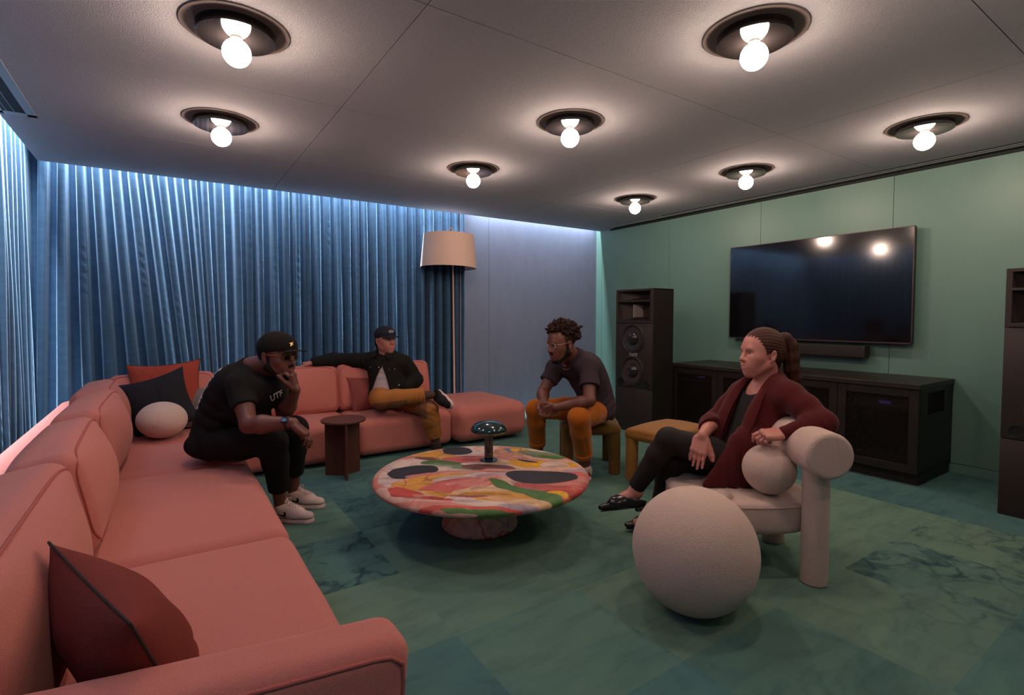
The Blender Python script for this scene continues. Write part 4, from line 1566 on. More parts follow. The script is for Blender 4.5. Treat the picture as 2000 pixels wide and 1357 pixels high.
def add_head(s, H, neck, wide=1.0, nose=1.0, jaw=1.0, mouth_open=0.0, smile=0.0, lips=1.0, brow=1.0, neck_r=0.058, fem=False):
    k, R = H.k, H.R

    def E(c, r, kk=0.02, op='u', m=0, rot=None):
        s.ell(H.p(*c), A3(*r) * k, R if rot is None else R @ rot, kk * k, op, m)

    def CN(a, b, ra, rb, kk=0.015, m=0):
        s.cone(H.p(*a), H.p(*b), ra * k, rb * k, kk * k, 'u', m)
    E((0.000, 0, 0.046), (0.099, 0.077 * wide, 0.090))
    E((0.040, 0, 0.050), (0.060, 0.066 * wide, 0.070), 0.03)
    E((0.042, 0, -0.012), (0.055, 0.059 * wide, 0.082), 0.03)
    for q in (-1, 1):
        CN((0.002, q * 0.054 * jaw, -0.040), (0.070, q * 0.018 * jaw, -0.090), 0.022, 0.018, 0.03)
        E((0.062, q * 0.043, -0.008), (0.026, 0.021, 0.022), 0.03)
        E((0.078, q * 0.026, -0.040), (0.022, 0.022, 0.030), 0.03)
    E((0.083, 0, -0.089), (0.018, 0.021 * jaw, 0.016), 0.025)
    E((0.086, 0, -0.050), (0.022, 0.030, 0.030), 0.025)
    CN((0.089, -0.034, 0.038), (0.089, 0.034, 0.038), 0.010 if fem else 0.012, 0.010 if fem else 0.012, 0.022)
    # eye sockets, eyeballs, lids, brows
    for q in (-1, 1):
        E((0.101, q * 0.031, 0.020), (0.017, 0.017, 0.0105), 0.012, 's')
        E((0.0815, q * 0.031, 0.019), (0.0125, 0.0135, 0.0125), 0.002, 'u', 2)
        E((0.0930, q * 0.031, 0.0185), (0.0030, 0.0052, 0.0054), 0.001, 'u', 3)
        pts = [H.p(0.081 + 0.0115 * math.cos(t) - 0.001, q * 0.031 + 0.0155 * math.sin(t), 0.0255 - 0.0035 * math.sin(t) ** 2) for t in np.linspace(-1.2, 1.2, 6)]
        s.chain(pts, [0.0034 * k] * 6, 0.004 * k)
        pts = [H.p(0.0795 + 0.0115 * math.cos(t) - 0.001, q * 0.031 + 0.0155 * math.sin(t), 0.0105 + 0.002 * math.sin(t) ** 2) for t in np.linspace(-1.2, 1.2, 6)]
        s.chain(pts, [0.0032 * k] * 6, 0.004 * k)
        bt = 0.0042 * brow
        s.chain([H.p(0.1005, q * 0.013, 0.0405), H.p(0.1000, q * 0.028, 0.0455), H.p(0.0880, q * 0.045, 0.0415)], [bt * k, bt * k, bt * 0.6 * k], 0.003 * k, 'u', 4)
    # nose
    CN((0.095, 0, 0.030), (0.1165 * 1.0, 0, -0.010), 0.0085, 0.0100 * nose, 0.012)
    E((0.1185, 0, -0.0155), (0.0120, 0.0125 * nose, 0.0105), 0.010)
    for q in (-1, 1):
        E((0.1065, q * 0.0130 * nose, -0.0195), (0.0110, 0.0078 * nose, 0.0085), 0.008)
        E((0.1110, q * 0.0065 * nose, -0.0275), (0.0045, 0.0030, 0.0026), 0.003, 's')
    # mouth
    mo = mouth_open
    cz = 0.006 * smile
    for (u0, f0, r0) in ((-0.0455 + mo * 0.4, 0.1065, 0.0066 * lips), (-0.0580 - mo * 0.6, 0.1045, 0.0080 * lips)):
        pts = [H.p(f0 - 0.016 * (t / 0.024) ** 2, t, u0 + (cz * (abs(t) / 0.024) ** 2) + (0.0 if u0 < -0.05 else -0.002) * (abs(t) / 0.024) ** 2 * (0 if smile else 1)) for t in np.linspace(-0.023, 0.023, 7)]
        s.chain(pts, [0.0028 * k, r0 * 0.85 * k, r0 * k, r0 * k, r0 * k, r0 * 0.85 * k, 0.0028 * k], 0.005 * k, 'u', 1)
    pts = [H.p(0.1130 - 0.016 * (t / 0.024) ** 2, t, -0.0518 + cz * (abs(t) / 0.024) ** 2) for t in np.linspace(-0.022, 0.022, 7)]
    for a, b in zip(pts[:-1], pts[1:]):
        s.cone(a, b, (0.0016 + mo * 0.5) * k, None, 0.002 * k, 's', None)
    # ears
    tl = ry(-0.22)
    for q in (-1, 1):
        E((-0.006, q * 0.0800 * wide, 0.004), (0.0185, 0.0085, 0.0315), 0.006, 'u', 0, tl @ rz(q * 0.35))
        E((-0.000, q * 0.0885 * wide, 0.006), (0.0095, 0.0060, 0.0175), 0.004, 's', 0, tl)
        E((0.004, q * 0.079 * wide, -0.024), (0.0085, 0.0060, 0.0090), 0.005)
    # neck
    nk = np.asarray(neck, float)
    s.cone(H.p(-0.018, 0, -0.035), nk, neck_r * k, neck_r * 1.08 * k, 0.03)
    s.cone(H.p(0.010, 0, -0.070), nk + H.R @ A3(0.035, 0, 0), 0.030 * k, 0.034 * k, 0.03)


def add_hand(s, w, d, n, t, curl=(0.3, 0.3, 0.3, 0.3), size=1.0, m=0, thumb=(0.6, 0.75, 0.1), tcurl=0.25, spread=0.06, fat=1.0):
    """w wrist, d towards the fingers, n the way the palm faces, t towards the thumb side."""
    d = nrm(d)
    n = nrm(np.asarray(n) - d * (np.asarray(n) @ d))
    tt = nrm(np.cross(n, d))
    if tt @ np.asarray(t) < 0:
        tt = -tt
    w = np.asarray(w, float)
    z = size
    R = np.stack([d, tt, n], 1)
    s.box(w + d * 0.050 * z, A3(0.044, 0.040, 0.0140) * z, R, 0.013 * z, 0.014)
    s.ell(w + d * 0.030 * z + tt * 0.022 * z + n * 0.010 * z, A3(0.034, 0.019, 0.015) * z, R, 0.012)
    s.ell(w + d * 0.040 * z - tt * 0.026 * z + n * 0.008 * z, A3(0.038, 0.014, 0.012) * z, R, 0.012)
    lens = (0.073, 0.081, 0.075, 0.058)
    offs = (0.0295, 0.0100, -0.0100, -0.0285)
    base = (0.090, 0.094, 0.090, 0.082)
    rads = (0.0092, 0.0095, 0.0090, 0.0080)
    for i in range(4):
        p = w + d * base[i] * z + tt * offs[i] * z
        s.ell(p - n * 0.004 * z, A3(0.012, 0.010, 0.011) * z, R, 0.008)
        c = curl[i] if not isinstance(curl[i], (tuple, list)) else None
        cs = curl[i] if c is None else (c, c * 1.15, c * 0.8)
        dr = nrm(d + tt * spread * (1.5 - i))
        ang_ = 0
        pts, rs = [p - dr * 0.012 * z], [rads[i] * z * fat]
        q = p
        for sgm, (fr, a) in enumerate(zip((0.44, 0.31, 0.25), cs)):
            ang_ += a
            v = dr * math.cos(ang_) + n * math.sin(ang_)
            q = q + v * lens[i] * fr * z
            pts.append(q)
            rs.append(rads[i] * z * fat * (0.93, 0.84, 0.74)[sgm])
        s.chain(pts, rs, 0.004, 'u', m)
        v = nrm(pts[-1] - pts[-2])
        nb = nrm(np.cross(tt, v))
        nb = nb if nb @ n < 0 or abs(ang_) > 1.5 else -nb
        nn = nrm(n * math.cos(ang_) - dr * math.sin(ang_))
        s.ell(pts[-1] - nn * rs[-1] * 0.62 - v * 0.001, A3(0.0062, 0.0050, 0.0030) * z, np.stack([v, tt, nn], 1), 0.001, 'u', 5)
    a, b, c = thumb
    v = nrm(d * a + tt * b + n * c)
    p = w + d * 0.022 * z + tt * 0.030 * z + n * 0.006 * z
    pts, rs = [p], [0.0150 * z]
    for fr, dl, r_ in ((0.042, 0.0, 0.0122), (0.033, tcurl, 0.0105), (0.026, tcurl, 0.0086)):
        v = nrm(v * math.cos(dl) + nrm(d * 0.8 + n * 0.6 - tt * 0.2) * math.sin(dl))
        p = p + v * fr * z
        pts.append(p)
        rs.append(r_ * z * fat)
    s.chain(pts, rs, 0.008, 'u', m)
    return w + d * 0.09 * z


def add_arm(s, sh, el, wr, r=(0.050, 0.043, 0.040, 0.027), k=0.02, m=0, flat=None):
    sh, el, wr = map(lambda v: np.asarray(v, float), (sh, el, wr))
    a = sh + (el - sh) * 0.45
    s.cone(sh, a, r[0], r[0] * 0.98, k, 'u', m)
    s.cone(a, el, r[0] * 0.98, r[1] * 0.90, k, 'u', m)
    b = el + (wr - el) * 0.30
    s.cone(el, b, r[1] * 0.90, r[2] * 1.06, k, 'u', m)
    s.cone(b, wr, r[2] * 1.06, r[3], k, 'u', m, flat)


def add_leg(s, hp, kn, an, r=(0.088, 0.064, 0.056, 0.040), k=0.03, m=0):
    hp, kn, an = map(lambda v: np.asarray(v, float), (hp, kn, an))
    a = hp + (kn - hp) * 0.5
    s.cone(hp, a, r[0], (r[0] + r[1]) / 2 + 0.004, k, 'u', m)
    s.cone(a, kn, (r[0] + r[1]) / 2 + 0.004, r[1], k, 'u', m)
    b = kn + (an - kn) * 0.32
    s.cone(kn, b, r[1] * 0.98, r[2], k, 'u', m)
    s.cone(b, an, r[2], r[3], k, 'u', m)


def add_torso(s, J, F, e=0.0, w=1.0, dp=1.0, k=0.04, m=0, belly=0.0, low=0.0):
    """Pelvis, waist, rib cage, shoulders; F = where the chest faces; e = extra cloth."""
    pel, nk = np.asarray(J['pel'], float), np.asarray(J['neck'], float)
    shR, shL = np.asarray(J['shR'], float), np.asarray(J['shL'], float)
    sp = nk - pel
    bow = J.get('bow', 0.03)
    lat0 = nrm(np.asarray(J['hipL'], float) - np.asarray(J['hipR'], float))
    lat1 = nrm(shL - shR)
    F = nrm(F)

    def st(t, dep, wid, hh, off=0.0):
        lat = nrm(lat0 * (1 - t) + lat1 * t)
        ax = nrm(sp + F * (0.25 * (0.5 - t)))
        f = nrm(np.cross(lat, ax))
        lat = np.cross(ax, f)
        c = pel + sp * t - nrm(np.cross(lat1, sp)) * bow * math.sin(PI * min(max(t, 0), 1)) * 1.0 + f * off
        s.ell(c, A3(dep * dp + e, wid * w + e, hh + e), np.stack([f, lat, ax], 1), k, 'u', m)
        return c
    st(0.02 - low, 0.112, 0.165, 0.105)
    st(0.22, 0.108 + belly, 0.150, 0.120, belly * 0.5)
    st(0.42, 0.108 + belly * 0.6, 0.148, 0.130, belly * 0.3)
    st(0.62, 0.115, 0.160, 0.140, 0.004)
    st(0.80, 0.100, 0.155, 0.100, -0.002)
    s.cone(shR, nk - UP * 0.03 + (shR - nk) * 0.25, 0.056 + e, 0.066 + e, k, 'u', m)
    s.cone(shL, nk - UP * 0.03 + (shL - nk) * 0.25, 0.056 + e, 0.066 + e, k, 'u', m)
    s.cone(nk - UP * 0.02, shR + (nk - shR) * 0.2, 0.050 + e, 0.040 + e, k, 'u', m)
    s.cone(nk - UP * 0.02, shL + (nk - shL) * 0.2, 0.050 + e, 0.040 + e, k, 'u', m)
    s.cone(pel + sp * 0.8, nk, 0.062 + e, 0.056 + e, k, 'u', m)


def clip_sleeve(s, A_, B_, L_, rad=0.16):
    """Remove cloth beyond a hem at distance L_ from A_ towards B_, only near that limb."""
    v = nrm(np.asarray(B_) - np.asarray(A_))
    c = np.asarray(A_) + v * L_

    def fn(P):
        x, y, z = P[0] - c[0], P[1] - c[1], P[2] - c[2]
        t = x * v[0] + y * v[1] + z * v[2]
        rr = np.sqrt(np.maximum(x * x + y * y + z * z - t * t, 0))
        return np.maximum(-t, rr - rad)
    q = max(0.16, rad)
    s._add(fn, c - q, c + q, 0.003, 's', None)


def waist(s, pel, h, rad=0.19):
    clip_sleeve(s, pel, np.asarray(pel) + UP, h, rad)


def folds(items, base=(0.0015, 30, 1)):
    """Cloth folds: items = (centre, direction across the folds, wave length, height, reach)."""
    def fn(P):
        d = base[0] * wob(P, base[1], base[2])
        wv = 1.6 * wob(P, 8, base[2] + 7)
        mk = np.clip(0.45 + 0.75 * wob(P, 10, base[2] + 13), 0, 1)
        for c, dr, lam, amp, sg in items:
            dr = nrm(dr)
            x, y, z = P[0] - c[0], P[1] - c[1], P[2] - c[2]
            g = np.exp(-(x * x + y * y + z * z) / (sg * sg))
            ph = (x * dr[0] + y * dr[1] + z * dr[2]) * 2 * PI / lam
            q = np.sin(ph + wv * 2.0)
            d = d + amp * 0.75 * g * mk * (q + 0.35 * np.abs(q) - 0.2)
        return d
    return fn


def bvh_of(o):
    me = o.data
    return BVHTree.FromPolygons([o.matrix_basis @ v.co for v in me.vertices], [tuple(p.vertices) for p in me.polygons])


def decal(name, target, mesh2d, org, ux, uy, m, off=0.0018, flip=False):
    """Lay a flat mesh (x, y) onto the surface of target, seen along ux x uy."""
    ux, uy = Vector(nrm(ux)), Vector(nrm(uy))
    n = ux.cross(uy).normalized()
    t = bvh_of(target)
    bm = bmesh.new()
    bm.from_mesh(mesh2d)
    bmesh.ops.subdivide_edges(bm, edges=[e for e in bm.edges if e.calc_length() > 0.012], cuts=2)
    last = None
    for v in bm.verts:
        p = Vector(org) + ux * v.co.x + uy * v.co.y
        h = t.ray_cast(p + n * 0.25, -n)
        if h[0] is not None and (h[0] - p).length < 0.12:
            v.co = h[0] + n * off
            last = v.co.copy()
        else:
            v.co = p
    me = bpy.data.meshes.new(name)
    bm.to_mesh(me)
    bm.free()
    o = link(name, me, target, [m], False)
    sd = o.modifiers.new('ink', 'SOLIDIFY')
    sd.thickness = 0.0006
    return o


def text_mesh(txt, size, shear=0.0, bold=0.0):
    cu = bpy.data.curves.new('lettering', 'FONT')
    cu.body = txt
    cu.size = size
    cu.shear = shear
    cu.offset = bold
    cu.align_x = 'CENTER'
    cu.resolution_u = 3
    o = bpy.data.objects.new('lettering_source', cu)
    C.objects.link(o)
    me = bpy.data.meshes.new_from_object(o)
    bpy.data.objects.remove(o)
    return me


def poly_mesh(pts):
    me = bpy.data.meshes.new('outline')
    bm = bmesh.new()
    f = bm.faces.new([bm.verts.new((x, y, 0)) for x, y in pts])
    bmesh.ops.triangulate(bm, faces=[f])
    bm.to_mesh(me)
    bm.free()
    return me


def cap_hat(H, parent, m, mb_, top=0.150, side=0.088, brim=0.078, brow=0.048, droop=0.018):
    """Six-panel cap with a curved peak."""
    k = H.k
    s = SDF(0.0036)
    s.ell(H.p(-0.002, 0, 0.052), A3(0.112, side, top - 0.052) * k, H.R, 0.01)
    s.ell(H.p(0.050, 0, 0.066), A3(0.060, 0.066, top - 0.080) * k, H.R, 0.03)
    s.plane(H.p(0.095, 0, brow), H.d(0.22, 0, -1.0), 0.004)
    seams = lambda P: -0.0010 * np.exp(-(H.inv(P)[1] / 0.003) ** 2)
    c = s.build('cap', [m], parent, seams)
    n, r = 25, 12
    P = np.zeros((n, r, 3))
    for i, t in enumerate(np.linspace(-1, 1, n)):
        for j, q in enumerate(np.linspace(0, 1, r)):
            a = t * 1.15
            f0, l0 = 0.060 + 0.050 * math.cos(a) - 0.004, 0.076 * math.sin(a) / math.sin(1.15)
            ext = brim * (1 - abs(t) ** 2.6)
            f = f0 + q * ext
            l = l0 * (1 + 0.10 * q * (1 - abs(t)))
            u = brow + 0.010 - droop * q - 0.016 * (abs(l) / 0.075) ** 2 - 0.004
            P[i, j] = H.p(f, l, u)
    b = grid_mesh('peak', P, [mb_], c)
    sd = b.modifiers.new('board', 'SOLIDIFY')
    sd.thickness, sd.offset = 0.0035 * k, 0
    b.modifiers.new('round', 'SUBSURF').levels = 1
    bt = MB().lathe([(0, 0.004), (0.006, 0.002), (0.008, -0.002)], 12, tuple(H.p(-0.002, 0, top - 0.002)), axis=tuple(H.d(0, 0, 1))).build('top_button', m, c)
    return c


def glasses(H, parent, mf, ml, r=0.022, up=0.019, fwd=0.112, sq=1.0):
    k = H.k
    g = None
    for q in (-1, 1):
        c = [H.p(fwd - 0.010 * (math.cos(a) * q > 0) * abs(math.cos(a)), q * 0.0325 + r * 1.10 * math.cos(a), up + r * sq * math.sin(a)) for a in np.linspace(0, 2 * PI, 28, endpoint=False)]
        o = MB().tube(c, 0.0016 * k, 6, closed=True).build('rim', mf, g or parent)
        if g is None:
            g = o
            o.name = 'glasses'
        if ml is not None:
            me = bpy.data.meshes.new('lens')
            bm = bmesh.new()
            bm.faces.new([bm.verts.new(p) for p in c])
            bm.to_mesh(me)
            bm.free()
            link('lens', me, g, [ml], False)
    MB().tube([H.p(fwd + 0.002, -0.0095, up + 0.006), H.p(fwd + 0.006, 0, up + 0.010), H.p(fwd + 0.002, 0.0095, up + 0.006)], 0.0016 * k, 6).build('bridge', mf, g)
    for q in (-1, 1):
        MB().tube([H.p(fwd - 0.009, q * 0.0565, up + 0.008), H.p(0.07, q * 0.074, up + 0.006), H.p(0.0, q * 0.083, up + 0.006), H.p(-0.018, q * 0.084, up - 0.006)], 0.0016 * k, 6).build('temple', mf, g)
    return g


def shoe(an, toe, up, L=0.285, mats=(), parent=None, W=0.048, sole_h=0.026, high=0.0, open_top=0.06, heel=0.0, pointed=0.0, tongue=0.0, name='shoe'):
    """Shoe for an ankle point; toe = pointing direction along the sole, up = out of the sole. Returns (upper, frame helper)."""
    R = frame(toe, up)
    f, l, u = R[:, 0], R[:, 1], R[:, 2]
    an = np.asarray(an, float)
    o = an - u * (0.085 + heel) - f * 0.065       # back of the heel on the ground
    q = lambda a, b, c: o + f * a + l * b + u * c
    s = SDF(0.0040)
    h0 = sole_h + heel
    tipw = W * (0.80 - 0.25 * pointed)
    s.box(q(0.055, 0, h0 + 0.030), A3(0.052, W * 0.78, 0.034 + high * 0.2), R, 0.026, 0.02)
    s.cone(q(0.055, 0, h0 + 0.020), q(L * 0.55, 0, h0 + 0.022), W * 0.76, W * 0.86, 0.03, 'u', 0, (u, 0.85))
    s.cone(q(L * 0.55, 0, h0 + 0.016), q(L - 0.050 + 0.012 * pointed, 0.003, h0 + 0.010), W * 0.88, tipw, 0.03, 'u', 0, (u, 0.70))
    s.cone(q(0.050, 0, h0 + 0.05), an + u * (high - 0.005), W * 0.74, 0.046, 0.03)
    s.cone(q(0.085, 0, h0 + 0.055 + high * 0.4), q(L * 0.62, 0, h0 + 0.030), 0.036, 0.030, 0.03)
    s.plane(q(0, 0, sole_h * 0.55 + heel), -u, 0.002)
    s.plane(an + u * high, u + f * (-0.35 if high < 0.02 else 0.15), 0.004)
    up_ = s.build(name, [mats[0]], parent)
    s = SDF(0.0036)
    s.cone(q(0.042, 0, 0), q(L * 0.50, 0, 0), W * 0.84, W * 0.84, 0.02)
    s.cone(q(L * 0.50, 0, 0), q(L - 0.050 + 0.010 * pointed, 0.003, 0), W * 0.96, tipw * 1.12, 0.02)
    s.plane(q(0, 0, h0), u, 0.004)
    if heel > 0:
        s.plane(q(0, 0, heel), -u, 0.002)
    else:
        s.plane(q(0, 0, 0.0), -u, 0.002)
    so = s.build('sole', [mats[1]], up_)
    if heel > 0:
        s = SDF(0.004)
        s.box(q(0.040, 0, heel / 2 + 0.002), A3(0.036, W * 0.76, heel / 2 + 0.004), R, 0.006)
        s.build('heel', [mats[1]], up_)
    return up_, q, (f, l, u)


def laces(up_, q, ax, m, x0, x1, w=0.020, n=5, bow=True):
    """Laces laid over the top of a shoe."""
    t = bvh_of(up_)
    u = Vector(ax[2])

    def on(x, y, lift=0.0022):
        p = Vector(q(x, y, 0.30))
        h = t.ray_cast(p, -u)
        return (h[0] if h[0] is not None else Vector(q(x, y, 0.08))) + u * lift
    for i in range(n):
        x = x0 + (x1 - x0) * i / (n - 1)
        MB().tube([on(x + 0.003 * j_, y) for j_, y in enumerate(np.linspace(-w, w, 7))], 0.0026, 6).build('lace', m, up_)
        if i < n - 1:
            MB().tube([on(x + (x1 - x0) / (n - 1) * j_ / 6, w - 2 * w * j_ / 6, 0.0050) for j_ in range(7)], 0.0026, 6).build('lace', m, up_)
    if bow:
        b0 = on(x0, 0, 0.004)
        f, l = Vector(ax[0]), Vector(ax[1])
        for sg in (-1, 1):
            MB().tube([b0, b0 + u * 0.018 + l * sg * 0.016, b0 + u * 0.016 + l * sg * 0.034 + f * 0.012, b0 + u * 0.004 + l * sg * 0.022 + f * 0.012, b0], 0.0022, 6).build('lace', m, up_)
        MB().tube([b0, b0 + u * 0.014 + f * 0.016 - l * 0.004, b0 + u * 0.016 + f * 0.034 - l * 0.010], 0.0022, 6).build('lace', m, up_)
# =================================================================== MAN IN BLACK T-SHIRT AND CAP
SK1 = skin('deep_brown_skin', (0.150, 0.052, 0.038), (0.150, 0.052, 0.046))
M_tee1 = mat('black_cotton', (0.0135, 0.0120, 0.0120), 0.92, 0.15, 20, bump=0.3, bscale=350, spec=0.15)
M_jean1 = mat('black_denim', (0.0105, 0.0095, 0.0095), 0.9, 0.2, 30, bump=0.4, bscale=400, spec=0.15)
M_cap1 = mat('black_twill', (0.014, 0.0105, 0.0095), 0.9, 0.15, 40, bump=0.4, bscale=450, spec=0.15)
M_goldm = mat('gold_metal', (0.80, 0.52, 0.25), 0.22, 0.05, metal=1)
M_dkl = mat('dark_lens', (0.012, 0.008, 0.007), 0.06, 0, spec=0.8)
M_hairb = mat('black_hair', (0.010, 0.008, 0.0075), 0.85, 0.3, 120, bump=0.8, bscale=220, spec=0.2)
M_ink1 = mat('pale_print', (0.52, 0.46, 0.45), 0.8, 0.25, 60)
M_shoe1 = mat('white_canvas', (0.62, 0.47, 0.43), 0.85, 0.05, 60, bump=0.3, bscale=400)
M_sole1 = mat('white_rubber', (0.66, 0.48, 0.46), 0.5, 0.04)

P1 = dict(pel=(0.238, 3.682, 0.466), hipR=(0.222, 3.578, 0.475), hipL=(0.310, 3.736, 0.466), kneeR=(0.505, 3.240, 0.528), ankR=(0.565, 3.400, 0.100),
          kneeL=(0.654, 3.409, 0.553), ankL=(0.680, 3.614, 0.100), neck=(0.437, 3.522, 0.935), shR=(0.352, 3.372, 0.846), shL=(0.580, 3.602, 0.820),
          elR=(0.374, 3.191, 0.650), wrR=(0.575, 3.034, 0.665), elL=(0.602, 3.425, 0.658), wrL=(0.634, 3.250, 0.822), bow=0.055)
P1 = {k: (np.array(v) if k != 'bow' else v) for k, v in P1.items()}
F1 = nrm(0.80 * RT - 0.45 * FH - 0.45 * UP)
H1 = Head((0.544, 3.338, 1.010), 0.93 * RT - 0.32 * FH - 0.10 * UP, UP + 0.10 * RT, 1.08)
per = empty('person', (0.25, 3.66, 0))
tag(per, 'person in black cap, sunglasses and black t-shirt leaning forward, hand at the mouth', 'person')
s = SDF(0.0036)
add_head(s, H1, P1['neck'], wide=1.02, nose=1.25, jaw=1.08, lips=1.15, neck_r=0.062)
add_torso(s, P1, F1, -0.012)
add_arm(s, P1['shR'], P1['elR'], P1['wrR'], (0.056, 0.050, 0.048, 0.030))
add_arm(s, P1['shL'], P1['elL'], P1['wrL'], (0.056, 0.050, 0.046, 0.029))
dR = nrm(A3(0.60, -0.15, -0.62))
add_hand(s, P1['wrR'], dR, nrm(A3(-0.5, 0.25, -0.6)), nrm(RT * 0.2 + FH), (0.25, 0.35, 0.40, 0.45), 1.05, thumb=(0.8, 0.5, 0.45), spread=0.05)
add_hand(s, P1['wrL'], nrm(UP * 0.85 - RT * 0.10 - FH * 0.20), nrm(-RT * 0.90 - FH * 0.10), nrm(-FH), ((0.85, 1.0, 0.6), (1.15, 1.3, 0.9), (1.3, 1.4, 1.0), (1.35, 1.45, 1.0)), 1.05, thumb=(0.85, 0.15, 0.55), tcurl=0.45, spread=0.02)
add_leg(s, P1['hipR'], P1['kneeR'], P1['ankR'], (0.080, 0.056, 0.050, 0.036))
add_leg(s, P1['hipL'], P1['kneeL'], P1['ankL'], (0.080, 0.056, 0.050, 0.036))
s.build('body', SK1, per)
# beard and hair
s = SDF(0.0034)
k = H1.k
for q in (-1, 1):
    s.cone(H1.p(0.018, q * 0.066, -0.006), H1.p(0.014, q * 0.062, -0.045), 0.010 * k, 0.015 * k, 0.02)
    s.cone(H1.p(0.010, q * 0.060, -0.048), H1.p(0.074, q * 0.020, -0.096), 0.024 * k, 0.021 * k, 0.02)
    s.chain([H1.p(0.1105, q * 0.002, -0.0365), H1.p(0.1070, q * 0.014, -0.0385), H1.p(0.0975, q * 0.026, -0.0470), H1.p(0.0900, q * 0.029, -0.0620), H1.p(0.0840, q * 0.026, -0.0780)], [0.0052 * k, 0.0056 * k, 0.0066 * k, 0.0080 * k, 0.0105 * k], 0.006)
s.ell(H1.p(0.084, 0, -0.092), A3(0.022, 0.026, 0.020) * k, H1.R, 0.02)
s.ell(H1.p(-0.020, 0, 0.030), A3(0.086, 0.0785, 0.080) * k, H1.R, 0.02)
s.build('beard_and_hair', [M_hairb], per, lambda P: 0.0012 * wob(P, 260, 3))
c = cap_hat(H1, per, M_cap1, M_cap1, top=0.146, side=0.0895, brim=0.080, brow=0.052, droop=-0.004)
em = poly_mesh([(-0.012, 0.008), (-0.004, 0.011), (0.004, 0.009), (0.012, 0.010), (0.008, 0.003), (0.011, -0.006), (0.006, -0.010), (0.002, -0.004), (-0.003, -0.011), (-0.008, -0.007), (-0.004, 0.001)])
decal('emblem', c, em, H1.p(0.112, -0.016, 0.088), H1.d(-0.28, 1, 0), H1.d(-0.45, 0, 1), M_goldm)
glasses(H1, per, M_goldm, M_dkl, 0.0215, 0.015, 0.112, 0.95)
# t-shirt
s = SDF(0.0045)
add_torso(s, P1, F1, 0.016, k=0.05)
for a, b in (('shR', 'elR'), ('shL', 'elL')):
    A_, B_ = P1[a], P1[b]
    v = nrm(B_ - A_)
    s.cone(A_ - UP * 0.006, A_ + v * 0.20, 0.068, 0.073, 0.035)
s.ell(A3(0.500, 3.400, 0.790), A3(0.075, 0.125, 0.110), np.stack([F1, nrm(np.cross(UP, F1)), nrm(np.cross(F1, np.cross(UP, F1)))], 1), 0.06)
s.ell(A3(0.420, 3.480, 0.690), A3(0.095, 0.140, 0.110), np.stack([F1, nrm(np.cross(UP, F1)), nrm(np.cross(F1, np.cross(UP, F1)))], 1), 0.06)
clip_sleeve(s, P1['shR'], P1['elR'], 0.150, 0.092)
clip_sleeve(s, P1['shL'], P1['elL'], 0.135, 0.092)
s.cone(P1['neck'] + F1 * 0.045 + UP * 0.035, P1['neck'] + UP * 0.12 + F1 * 0.06, 0.068, 0.085, 0.006, 's', None)
s.plane(P1['pel'] - UP * 0.055 - RT * 0.02, -UP * 0.85 - RT * 0.10 + FH * 0.0, 0.006)
it = [(P1['shR'] + A3(0, 0, -0.08), nrm(RT + UP * 0.3), 0.055, 0.005, 0.14), (P1['pel'] + A3(0, -0.12, 0.10), UP * 0.9 + RT * 0.4, 0.075, 0.007, 0.20),
      ((P1['pel'] + P1['neck']) / 2 + A3(0.05, -0.12, 0), UP * 0.6 - RT * 0.7, 0.09, 0.006, 0.18), (P1['shL'] + A3(0, 0, -0.08), nrm(RT - UP * 0.4), 0.05, 0.005, 0.12)]
tee = s.build('t_shirt', [M_tee1], per, folds(it, (0.0018, 22, 4)))
ch = A3(0.545, 3.335, 0.765)
decal('chest_print', tee, text_mesh('UTF', 0.044, 0.25, 0.001), ch, nrm(RT * 0.70 + FH * 0.45 + UP * 0.45), nrm(UP * 0.9 - RT * 0.45), M_ink1)
bk = P1['neck'] * 0.62 + P1['pel'] * 0.38
up1 = nrm(P1['neck'] - P1['pel'])
lat1 = nrm(P1['shL'] - P1['shR'])
nb = -nrm(np.cross(lat1, up1))
# tall back lettering running down the spine, drawn as worn block strokes
rnd = random.Random(8)
me = bpy.data.meshes.new('strokes')
bm = bmesh.new()
y = -0.14
while y < 0.15:
    h_ = rnd.uniform(0.010, 0.020)
    for x_ in (-0.075, -0.005):
        w_ = rnd.uniform(0.040, 0.062)
        bm.faces.new([bm.verts.new(p) for p in ((x_, y, 0), (x_ + w_, y, 0), (x_ + w_, y + h_, 0), (x_, y + h_, 0))])
    y += h_ + 0.008
bm.to_mesh(me)
bm.free()
decal('back_print', tee, me, bk + nb * 0.10 - lat1 * 0.075, nrm(-lat1 * 0.75 - nb * 0.65), up1, M_ink1, 0.002)
